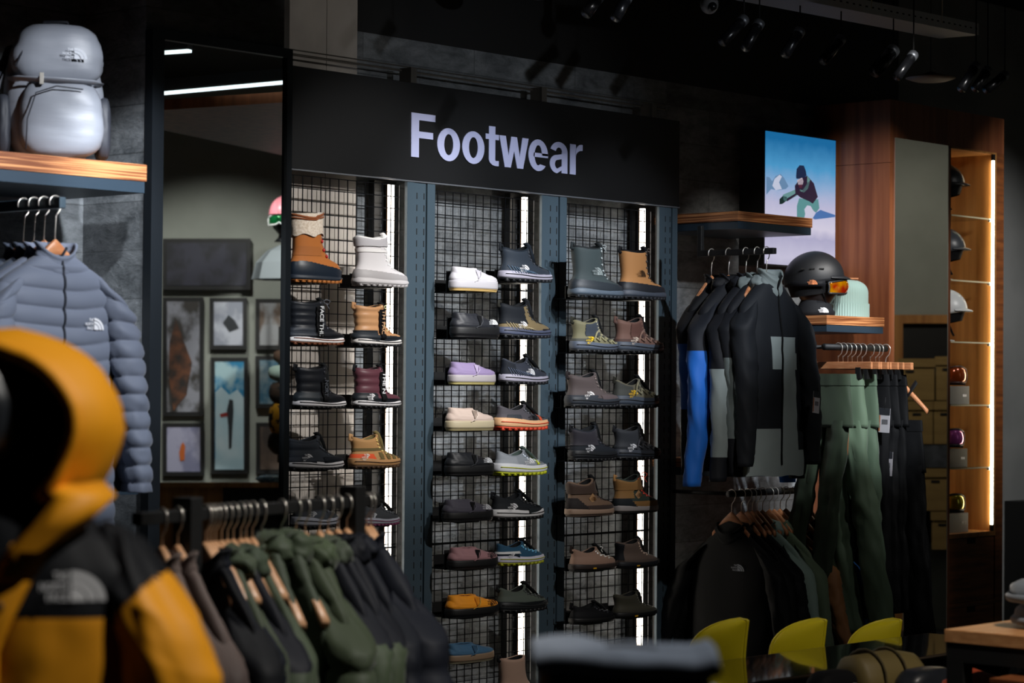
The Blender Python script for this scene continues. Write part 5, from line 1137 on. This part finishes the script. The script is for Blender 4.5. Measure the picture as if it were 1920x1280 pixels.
# stock room doorway and boxes (right mirror)
dr = struct(mbox('door_1', M_oak, 1660, 590, 1693, 1300, D2-.06, .05, Ym=YC-.003))
struct(mbox('trim_3', M_oak, 1693, 590, 1830, 606, D2-.06, .05, Ym=YC-.003))
struct(mbox('trim_4', M_black, 1693, 606, 1840, 1300, D2-.02, .01, Ym=YC-.003))
BX = [(1686, 672, 1752, 750), (1755, 668, 1815, 750), (1699, 752, 1749, 832), (1751, 752, 1810, 832), (1734, 878, 1790, 957), (1747, 959, 1800, 1030)]
for i, (x0, y0, x1, y1) in enumerate(BX):
    bx_ = empty('cardboard_box', mir(x0, y1, D2-.4, Ym=YC-.003), 0, ['brown archive box in the mirrored stock room, upper left', 'brown archive box in the mirrored stock room, upper right', 'brown box in the second row of the mirrored stock room, left', 'brown box in the second row of the mirrored stock room, right', 'brown box below the dark crate in the mirrored stock room', 'lowest brown box in the mirrored stock room'][i], 'box', 'cardboard boxes reflected in the cabinet mirror')
    o = MB().hexa([v-bx_.location for v in mhexa(x0, y0+8, x1, y1, D2-.4, .25, YC-.003)]).build('carton', M_card, bx_, smooth=False)
    MB().hexa([v-bx_.location for v in mhexa(x0-2, y0, x1+2, y0+16, D2-.41, .26, YC-.003)]).build('lid', M_card, bx_, smooth=False)
    MB().hexa([v-bx_.location for v in mhexa(x0+12, y0+22, x0+28, y0+27, D2-.403, .002, YC-.003)]).build('hand_hole', M_slot, bx_, smooth=False)
mbox('storage_crate', mat('crate_dark', '1a1c20', .5, col2='50545c', scale=(9, 9, 9), detail=2), 1728, 834, 1800, 876, D2-.4, .25, Ym=YC-.003, label='dark glossy crate between the boxes in the mirrored stock room', cat='crate')

# ---------------------------------------------------------------- try-on table with yellow chairs
tz = .74
bl, br_ = at(1340, 1236, Z=tz), at(1742, 1186.5, Z=tz); fy = at(1480, 1268, Z=tz).y
bx0 = 4.9; sl_ = (br_.y-bl.y)/(br_.x-bl.x)
tb = empty('glass_table', (5.9, 4.2, 0), 0, 'long dark glass topped showcase table in front of the yellow chairs', 'table')
T4 = [Vector((bx0-5.9, fy-4.2, tz)), Vector((br_.x-5.9, fy-4.2, tz)), Vector((br_.x-5.9, br_.y-4.2, tz)), Vector((bx0-5.9, bl.y-4.2-.02, tz))]
MB().hexa([v-Vector((0, 0, .010)) for v in T4]+T4).build('glass_top', mat('glass_black', '0a0c0d', .04, spec=.9, coat=.6), tb, smooth=False)
MB().tube([T4[3]+Vector((0, .004, -.004)), T4[2]+Vector((0, .004, -.004))], .004, 6).tube([T4[0]+Vector((0, -.004, -.006)), T4[1]+Vector((0, -.004, -.006))], .006, 6).build('metal_edge', mat('edge_bronze', '8a7460', .3, metal=.8), tb)
MB().box((bx0-5.9, fy-4.2+.30, .05), (br_.x-5.9, fy-4.2+.33, tz-.012)).box((bx0-5.9, fy-4.2, .30), (br_.x-5.9, fy-4.2+.30, .33)).box((bx0-5.9, fy-4.2, .0), (bx0-5.87, br_.y-4.2-.02, tz-.012)).box((br_.x-5.93, fy-4.2, .0), (br_.x-5.9, br_.y-4.2-.02, tz-.012)).build('cabinet_body', M_black, tb, smooth=False)
def bucket(label, px_, D, seed=0):
    zc = .83; p = at(px_, 1160, D=D); c = Vector((p.x, p.y, 0))-Vector((CR.x, CR.y, 0)).normalized()*.20
    # height of the back follows the picture row
    r = empty('bucket_chair', (c.x, c.y, 0), rad(-48), label, 'chair', 'yellow bucket chairs'); ztop = p.z
    R_ = []; n = 26
    for j in range(n+1):
        d = (ztop-.45)*(j/n)**1.3; z = ztop-d
        Lz = .17*(1-(1-min(1, d/.125))**2.6)**.55 if d < .125 else .17-.03*sin(min(1, (d-.125)/.2)*pi/2)
        Lz = max(.02, Lz); xr = .20-.012*sin(min(1, d/.16)*pi/2)+.01*max(0, d-.2)*5
        R_.append([Vector((xr-Lz*u_-.0*u_, -.05*cos(pi*u_*.5), z)) for u_ in [i/16 for i in range(17)]])
    b = MB(); b.loft(R_, cap0=False, cap1=False, closed=False)
    b.loft([[Vector((.19*q_, -.19, .45+.01*q_)), Vector((.19*q_, .0, .44+.01*q_)), Vector((.19*q_, .19, .45+.01*q_))] for q_ in (1, .5, 0, -.6, -1)], cap0=False, cap1=False, closed=False)
    my = mat('plastic_yellow', 'c0ac10', .4)
    b.build('shell', my, r, solid=.006)
    MB().tube([q[0] for q in R_[::-1]]+R_[0][1:]+[q[-1] for q in R_[1:]], .0055, 8).build('rolled_rim', my, r)
    for sx in (-1, 1):
        for sy_ in (-1, 1): MB().tube([(sx*.12, sy_*.14, .46), (sx*.19, sy_*.19, 0)], .010, 8).build('leg', M_chrome, r)
    return r
for px_, D, lb_ in [(1411, 7.45, 'yellow bucket chair nearest the dark bag, leftmost of three'), (1557, 7.85, 'yellow bucket chair in the middle of the three'), (1697, 8.25, 'yellow bucket chair on the right, below the green ski trousers')]:
    q = at(px_, {1411: 1178, 1557: 1156, 1697: 1138}[px_], D=D); o = bucket(lb_, px_-12, D)
# bags in the showcase
p = at(1650, 1266, D=6.9)
bg = empty('duffel_bag', (p.x, p.y, p.z-.085), rad(-10), 'khaki rolled duffel bag under the edge of the glass table', 'bag')
MB().loft([[Vector((x, .075*e*cos(2*pi*i/24)*(1+.1*n3(x*14, i*.5, 2)), .08+.075*e*sin(2*pi*i/24)*(1+.1*n3(x*14, i*.5, 5)))) for i in range(24)] for x, e in [(-.13, .5), (-.125, .85), (-.11, 1), (-.04, 1.02), (.04, 1.0), (.10, 1.0), (.125, .9), (.135, .5)]]).build('bag_body', mat('khaki_nylon', '6a5c34', .6, bump=.003, scale=(1, 1, 1), bscale=(40, 40, 40)), bg)
for x in (-.06, .03): MB().tube([(x, .082*cos(t), .08+.082*sin(t)) for t in [2*pi*k/20 for k in range(21)]], .004, 6, ry=.01).build('strap', cloth('4a4024'), bg)
p = at(1560, 1280, D=6.75)
b2 = empty('black_pouch', (p.x, p.y, p.z-.10), 0, 'black pouch with white emblem left of the khaki duffel bag', 'bag')
MB().loft(packshape(.20, .10, .14, 0, 0, 0, seed=4, taper=.1)).build('bag_body', cloth('101114'), b2); emblem(b2, Matrix.Translation((.03, -.056, .085)) @ FACE, .035, M_white)
p = at(1735, 1275, D=6.85)
b3 = empty('black_bag', (p.x, p.y, p.z-.09), 0, 'black crumpled bag with small white mark right of the khaki duffel', 'bag')
MB().loft(packshape(.24, .12, .13, 0, 0, 0, seed=14, taper=.1, amp=.01)).build('bag_body', mat('nylon_black', '1c1f25', .4, bump=.003, scale=(1, 1, 1), bscale=(30, 30, 30)), b3); emblem(b3, Matrix.Translation((.07, -.066, .05)) @ FACE, .03, M_white)

# ---------------------------------------------------------------- wooden display table at lower right
ct = at(1770, 1179, Z=.95)
tt = empty('display_table', (ct.x, ct.y, 0), 0, 'light wooden display table with black metal frame, lower right corner', 'table')
M_tt = mat('table_wood', 'a9764a', .45, col2='c59363', scale=(2.5, 22, 60), detail=5)
MB().box((0, -1.1, .915), (.9, 0, .95)).build('wooden_top', M_tt, tt, bevel=.002)
MB().box((.004, -1.09, .865), (.89, -.006, .9145)).build('apron_frame', M_black, tt, smooth=False)
for x, y in ((.004, -.056), (.84, -.056), (.004, -1.09), (.84, -1.09)): MB().box((x, y, 0), (x+.05, y+.05, .8645)).build('leg', M_black, tt, smooth=False)
p = at(1888, 1260, Y=ct.y-.30)
cr_ = empty('wooden_crate', (p.x+.25, ct.y-.36, 0), 0, 'brown wooden panelled box standing under the display table', 'crate')
MB().box((-.16, -.14, 0), (.18, .16, .84)).build('panels', M_oak, cr_, bevel=.002); MB().box((-.162, -.1405, .835), (.182, .162, .845)).build('lid', M_oakd, cr_, smooth=False)
p = at(1825, 1275, D=6.6)
rb = empty('red_bag', (p.x, p.y, .56), 0, 'rust red bag half seen under the display table', 'bag'); rb.location.z = 0
MB().loft([[Vector((v.x, v.y, v.z*1.0)) for v in r_] for r_ in packshape(.22, .14, p.z+.035, 0, 0, 0, seed=9, taper=.05, p=6)]).build('bag_body', mat('rust', '8a3214', .6), rb)
p = at(1912, 1176, Z=.95); Lc = .952
for k, (lb_, dx, dz, w_) in enumerate([('lower grey folded beanie on the wooden table at the right edge', .01, 0, .05), ('upper grey folded beanie on the wooden table at the right edge', .0, .062, .06)]):
    q = at(1915-4*k, 1176, Z=.95); hb_ = empty('folded_beanie', (q.x+.012, q.y-.03, .9505+dz), rad(-40), lb_, 'beanie', 'grey beanies stacked on the table')
    def bf(d): return 1+.10*n3(d.x*2.2+k*5, d.y*2.2, d.z*2.2)+.04*n3(d.x*6, d.y*6, k)
    MB().ball((0, 0, .034), (w_, .07, .036), 28, 16, fn=bf).build('crown', mat('knit_grey', '626a74', .95, bump=.002, scale=(1, 1, 1), bscale=(200, 200, 200), sheen=.4), hb_)
    MB().tube([(w_*.98*cos(t), .069*sin(t), .020) for t in [2*pi*i/28 for i in range(29)]], .012, 8, ry=.010).build('cuff', MATS['knit_grey'], hb_)

# ---------------------------------------------------------------- free standing rack with green and black jackets
dr_ = Vector((cos(rad(14.7)), sin(rad(14.7)), 0)); q1 = Vector((3.2615, 3.8597, 0)); RZ = 1.315
def proj(p):
    v = p-CC; z = v.dot(CF); return 960+FPX*v.dot(CR)/z
def rodp(px_):
    lo, hi = -1.5, 1.5
    for _ in range(40):
        m = (lo+hi)/2
        if proj(q1+dr_*m+Vector((0, 0, RZ))) < px_: lo = m
        else: hi = m
    return q1+dr_*lo+Vector((0, 0, RZ))
rk = empty('garment_rack', (q1.x, q1.y, 0), rad(14.7), 'black freestanding garment rack in front of the mirror and boots', 'rack')
sA = (rodp(256)-q1).dot(dr_); sB = (rodp(706)-q1).dot(dr_); s2 = (rodp(661)-q1).dot(dr_)
MB().box((sA, -.013, RZ-.014), (sB, .013, RZ+.012)).build('rail', M_black, rk, bevel=.002)
for sx in (0, s2):
    MB().box((sx-.022, -.024, 0), (sx+.022, .024, 1.352)).build('post', M_black, rk, bevel=.002)
    MB().box((sx-.03, -.25, 0.0), (sx+.03, .25, .03)).build('foot', M_black, rk, smooth=False)
FG = 'wooden hangers on the freestanding rack'; RJ = 'jackets on the freestanding rack'
pl2 = mat('hanger_light', 'b98a64', .4, col2='cf9f78', scale=(20, 20, 60), detail=3)
g1, g2, bk = '3a4432', '39422f', '16181f'
fj = {305: dict(label='taupe fleece jacket nearest the yellow sleeve on the freestanding rack', body='6a5a54', T=.03, sp=.23),
      334: dict(label='second taupe fleece jacket on the freestanding rack', body='5f504b', T=.03, sp=.22, sr=.055),
      386: dict(label='black jacket at the left of the freestanding rack, right of the taupe ones', body='0d0f14', T=.02, sp=.19),
      398: dict(label='dark navy jacket on the freestanding rack', body='10141e', T=.02, sp=.19),
      416: dict(label='dark green hooded jacket, first green one on the freestanding rack', body='39432f', hood='3a4532', T=.025, sp=.20),
      438: dict(label='green jacket with black shoulder yoke beside the first green one', body='38442f', yoke='15171f', yz=.22, hood='33402e', T=.025, sp=.20),
      462: dict(label='plain olive green jacket on the freestanding rack', body='3c4833', T=.025, sp=.20),
      491: dict(label='sleeveless dark green padded vest, left one of two', body='343f2e', hood='37432f', q=.1, qa=.01, T=.03, sleeves=False, name='vest', cat='vest'),
      528: dict(label='sleeveless dark green padded vest, right one of two', body='343f2e', hood='37432f', q=.1, qa=.01, T=.03, sleeves=False, name='vest', cat='vest'),
      555: dict(label='dark green puffer jacket just right of the vests', body='323d27', hood='39452e', q=.12, qa=.014, T=.03, sp=.20),
      573: dict(label='olive puffer jacket with knotted hood, middle of the freestanding rack', body='343f28', hood='414e35', q=.12, qa=.016, T=.035, sp=.21, sr=.07),
      600: dict(label='green jacket with black yoke, left of the two on the rack right half', body='3a4730', yoke='1b1d24', yz=.20, hood='40493a', T=.03, sp=.20),
      616: dict(label='green jacket with black yoke, right of the two on the rack right half', body='39452e', yoke='1a1c23', yz=.20, T=.03, sp=.20),
      634: dict(label='black puffer jacket next to the black yoked green jackets', body='15171e', q=.15, qa=.014, T=.03, sp=.21, hood='14161c'),
      651: dict(label='dark navy puffer jacket second from the right end of the rack', body='171a22', q=.15, qa=.015, T=.03, sp=.22, hood='171a22'),
      688: dict(label='dark navy puffer jacket at the right end of the freestanding rack', body='181b24', q=.15, qa=.016, T=.04, sp=.23, sr=.07)}
hooks = [305, 334, 386, 392, 398, 405, 416, 427, 438, 452, 462, 474, 491, 528, 555, 573, 600, 616, 634, 651, 688, 696]
for i, hx in enumerate(hooks):
    p = rodp(hx); vest = hx in (491, 528)
    hanger('wooden hanger, '+ORD[i]+' from the left on the freestanding rack', p, rad(-103+(i % 3)*3), hz=-.058, W=.185 if vest else .125, drop=.15, group=FG, mtl=pl2, thick=.008, bare=vest or hx not in fj)
    if hx in fj:
        d = dict(T=.03, sp=.19, sr=.062, H=.78, sl=.62); d.update(fj[hx])
        jacket(loc=p, rz=rad(-103+(i % 3)*3), hz=-.035 if vest else -.058, W=.185 if vest else .20, drop=.155 if vest else .125, seed=50+i, sbend=.06, fold=.012, collar=.9, group=RJ, **d)

# ---------------------------------------------------------------- mannequin in a yellow jacket (foreground)
mc = at(-8, 719, D=3.55); mn = empty('mannequin', (mc.x, mc.y, 0), rad(-58), 'black mannequin in a yellow and black hooded jacket, left foreground', 'mannequin')
YE, BKC = 'e2960c', '101216'
MY = mat('jacket_yellow', YE, .6, bump=.002, scale=(1, 1, 1), bscale=(60, 60, 60), spec=.4); MBk = cloth('0f1115')
def headf(d):
    k = 1-.12*max(0, -d.z)*(1 if d.y < 0 else .6)
    if d.y < 0:
        nose = math.exp(-((d.x/.16)**2+((d.z+.12)/.22)**2)); brow = math.exp(-((d.z-.18)/.12)**2)*.03; eye = sum(math.exp(-(((d.x-s_*.33)/.16)**2+((d.z-.03)/.12)**2)) for s_ in (-1, 1))
        lips = math.exp(-((d.x/.26)**2+((d.z+.50)/.07)**2)); chin = math.exp(-((d.x/.3)**2+((d.z+.82)/.15)**2))
        k += .14*nose+brow-.05*eye+.045*lips+.05*chin
    return k
MB().ball((0, -.02, 1.545), (.074, .095, .118), 44, 36, fn=headf).build('head', mat('mannequin_gloss', '25282c', .3, spec=.7), mn)
MB().loft([[Vector((r_*cos(2*pi*i/24), .015+r_*sin(2*pi*i/24), z)) for i in range(24)] for r_, z in ((.11, 1.36), (.075, 1.40), (.058, 1.44), (.055, 1.50))]).build('neck', MATS['mannequin_gloss'], mn)
# hood: shell open towards the face
def hood(rx, ry, rz_, op, nm, m, solid=.006):
    R_ = []
    for j in range(19):
        a = op+(pi-op)*j/18; row = []
        for i in range(48):
            t = 2*pi*i/48
            k = 1+.035*n3(cos(t)*1.5, sin(t)*1.5, a*2)+.02*n3(cos(t)*4, sin(t)*4, a*5)
            low = max(0, -sin(t))
            v = Vector((rx*sin(a)*cos(t)*k*(1-.10*low), -ry*cos(a)*k+.02, 1.525+rz_*sin(a)*sin(t)*k*(1+.22*low)))
            row.append(v)
        R_.append(row)
    b = MB(); b.loft(R_, cap0=False, cap1=True)
    keep = [k for k, f in enumerate(b.f) if not (len(f) == 4 and k//48 < 10 and abs((k % 48)/48*360-270) < 44)]
    b.f = [b.f[k] for k in keep]; b.m = [b.m[k] for k in keep]
    return b.build(nm, m, mn, solid=solid), R_
ho, HR = hood(.185, .165, .150, rad(56), 'hood', MY)
HB_ = HR[0][42:48]+HR[0][:31]
MB().tube(HB_, .011, 8, ry=.014).build('hood_brim', MY, mn)
hood(.176, .157, .142, rad(58), 'hood_lining', MBk, .003)
# torso
def tw(z):
    tb_ = [(1.43, .085, .075), (1.40, .13, .085), (1.365, .20, .10), (1.32, .245, .12), (1.25, .25, .135), (1.1, .25, .14), (.9, .255, .145), (.72, .265, .15)]
    for a, b_ in zip(tb_, tb_[1:]):
        if z >= b_[0]: t = (a[0]-z)/(a[0]-b_[0]); return a[1]+(b_[1]-a[1])*t, a[2]+(b_[2]-a[2])*t
    return tb_[-1][1:]
xo = lambda z: max(.012, .010+.41*(z-1.20))
R_ = []
for j in range(61):
    z = 1.43-.71*j/60; w_, t_ = tw(z); row = []
    for i in range(96):
        a = 2*pi*i/96; f = .006*n3(cos(a)*3, z*7, 2)+.004*n3(cos(a)*7, z*16, sin(a)*3)
        row.append(Vector(((w_+f)*cos(a), (t_+f)*sin(a)*(abs(sin(a))**-.15 if abs(sin(a)) > .1 else 1), z)))
    R_.append(row)
def tmf(c):
    if c.y < 0 and abs(c.x) < xo(c.z): return 1
    return 1 if c.z > 1.247 else 0
MB().loft(R_, mf=tmf, cap0=False).build('jacket_body', [MY, MBk], mn)
def onb(x, z, o=.006):
    w_, t_ = tw(z); c = max(-.99, min(.99, x/w_)); return Vector((x, -(t_*(1-c*c)**.42)-o, z))
for s_ in (-1, 1):
    rows = []
    for j in range(25):
        z = 1.36-.53*j/24; x = xo(z); rows.append([onb(s_*x, z, .004)+Vector((-.004*s_, -.006, 0)), onb(s_*(x+.02), z, .014), onb(s_*(x+.045), z, .012), onb(s_*(x+.052), z, .002)])
    MB().loft(rows, cap0=False, cap1=False, closed=False).build('front_placket', MY, mn, solid=.003)
    hb = HR[0][42 if s_ > 0 else 30]
    mid = [hb+Vector((s_*.018, .02, .02)), Vector((s_*.162, -.098, 1.425)), Vector((s_*.132, -.122, 1.385)), onb(s_*(xo(1.35)+.020), 1.35, .020), onb(s_*(xo(1.31)+.020), 1.31, .016)]
    rows = []
    for k, p in enumerate(mid):
        e_ = (1.5, 1.3, 1.1, 1, 1)[k]; rows.append([p+Vector((-s_*.020*e_, -.002, 0)), p+Vector((s_*.0, -.010, 0)), p+Vector((s_*.022*e_, .004, .0)), p+Vector((s_*.036*e_, .05 if k < 3 else .02, .004))])
    MB().loft(rows, cap0=False, cap1=False, closed=False).build('collar', MY, mn, solid=.006)
    # sleeve
    rs = []
    for j in range(141):
        t = j/140; x = s_*(.205+.055*min(1, t*5)+.075*t); z = 1.375-.07*min(1, t*4)-.62*t; r_ = (.085-.018*t)*(min(1, .35+t*6))
        row = []
        for i in range(80):
            a = 2*pi*i/80; f = .009*n3(cos(a)*1.5, t*7, sin(a)+s_)+.005*n3(cos(a)*3, t*18, sin(a))
            row.append(Vector((x+(r_+f)*cos(a), -.02*sin(t*3)+(r_*.95+f)*sin(a), z+.5*r_*cos(a)*s_*(1-t)*-1)))
        rs.append(row)
    MB().loft(rs, mf=lambda c: 1 if (c.z > 1.325 or (abs(c.x) < .28 and c.z > 1.325-(.28-abs(c.x))*1.3)) else 0).build('sleeve', [MY, MBk], mn)
    MB().tube([(s_*.09, 0, .78), (s_*.10, 0, .45), (s_*.10, 0, .08)], [.085, .06, .045], 14).build('leg', MATS['mannequin_gloss'], mn)
MB().loft([[Vector((r_*cos(2*pi*i/32), r_*sin(2*pi*i/32), z)) for i in range(32)] for r_, z in ((.22, 0), (.22, .01), (.03, .02))]).build('stand_base', M_chrome, mn)
e1 = onb(.165, 1.300, .008)
emblem(mn, Matrix.Translation(e1) @ Matrix.Rotation(.5, 4, 'Z') @ FACE, .044, M_white)
for z in (1.27, 1.20, 1.10): MB().ball(onb(xo(z)+.028, z, .016), (.008, .004, .008), 12, 8).build('snap_button', M_black, mn)
# pale print on the shirt inside
MB().add([onb(-.07, 1.21, .003), onb(-.01, 1.20, .003), onb(-.0, 1.30, .003), onb(-.02, 1.335, .003), onb(-.06, 1.34, .003), onb(-.08, 1.30, .003)], [(0, 1, 2, 3, 4, 5)]).build('shirt_print', MY, mn, smooth=False)

# ---------------------------------------------------------------- dark bag with grey top, lower centre foreground
D_ = 3.25; pa, pb = at(1004, 1205, D=D_), at(1334, 1215, D=D_)
c_ = (pa+pb)/2; wd = (pb-pa).length; zt_ = at(1165, 1205, D=D_).z
bg = empty('black_bag', (c_.x, c_.y, 0), rad(-48), 'dark bag with a pale grey top, out of focus at bottom centre', 'bag')
MB().loft([[Vector((v.x, v.y, v.z)) for v in r_] for r_ in packshape(wd*1.0, .17, zt_-.80, 0, 0, .80, seed=21, taper=.02, p=7, nv=30)]).build('bag_body', mat('bag_black', '0c0d10', .7, col2='2e343d', scale=(14, 14, 9), detail=3, lo=.52, hi=.72), bg)
rows = []
for j in range(13):
    v = j/12; y = -.10+.20*v; row = []
    for i in range(41):
        u_ = i/40; x = (-.515+1.03*u_)*wd+(.03 if 0 else 0); e = (1-abs(2*v-1)**6)
        z = zt_-.012+.004*n3(u_*5, v*3, 3)+.006*(u_ < .4)*sin(u_/.4*pi)+.008*max(0, u_-.88)/.12-.006*u_
        row.append(Vector((x, y, z-.012*(1-e))))
    rows.append(row)
MB().loft(rows, cap0=False, cap1=False, closed=False).build('top_flap', mat('flap_grey', '666c74', .8, col2='7d838c', scale=(12, 12, 12)), bg, solid=.022)
MB().box((-wd*.46, -.085, 0), (wd*.46, .085, .8)).build('display_stand', M_black, bg, smooth=False)
MB().ball((wd*.49, -.05, zt_-.065), (.010, .008, .014), 10, 8).build('buckle', M_whiteglow, bg)
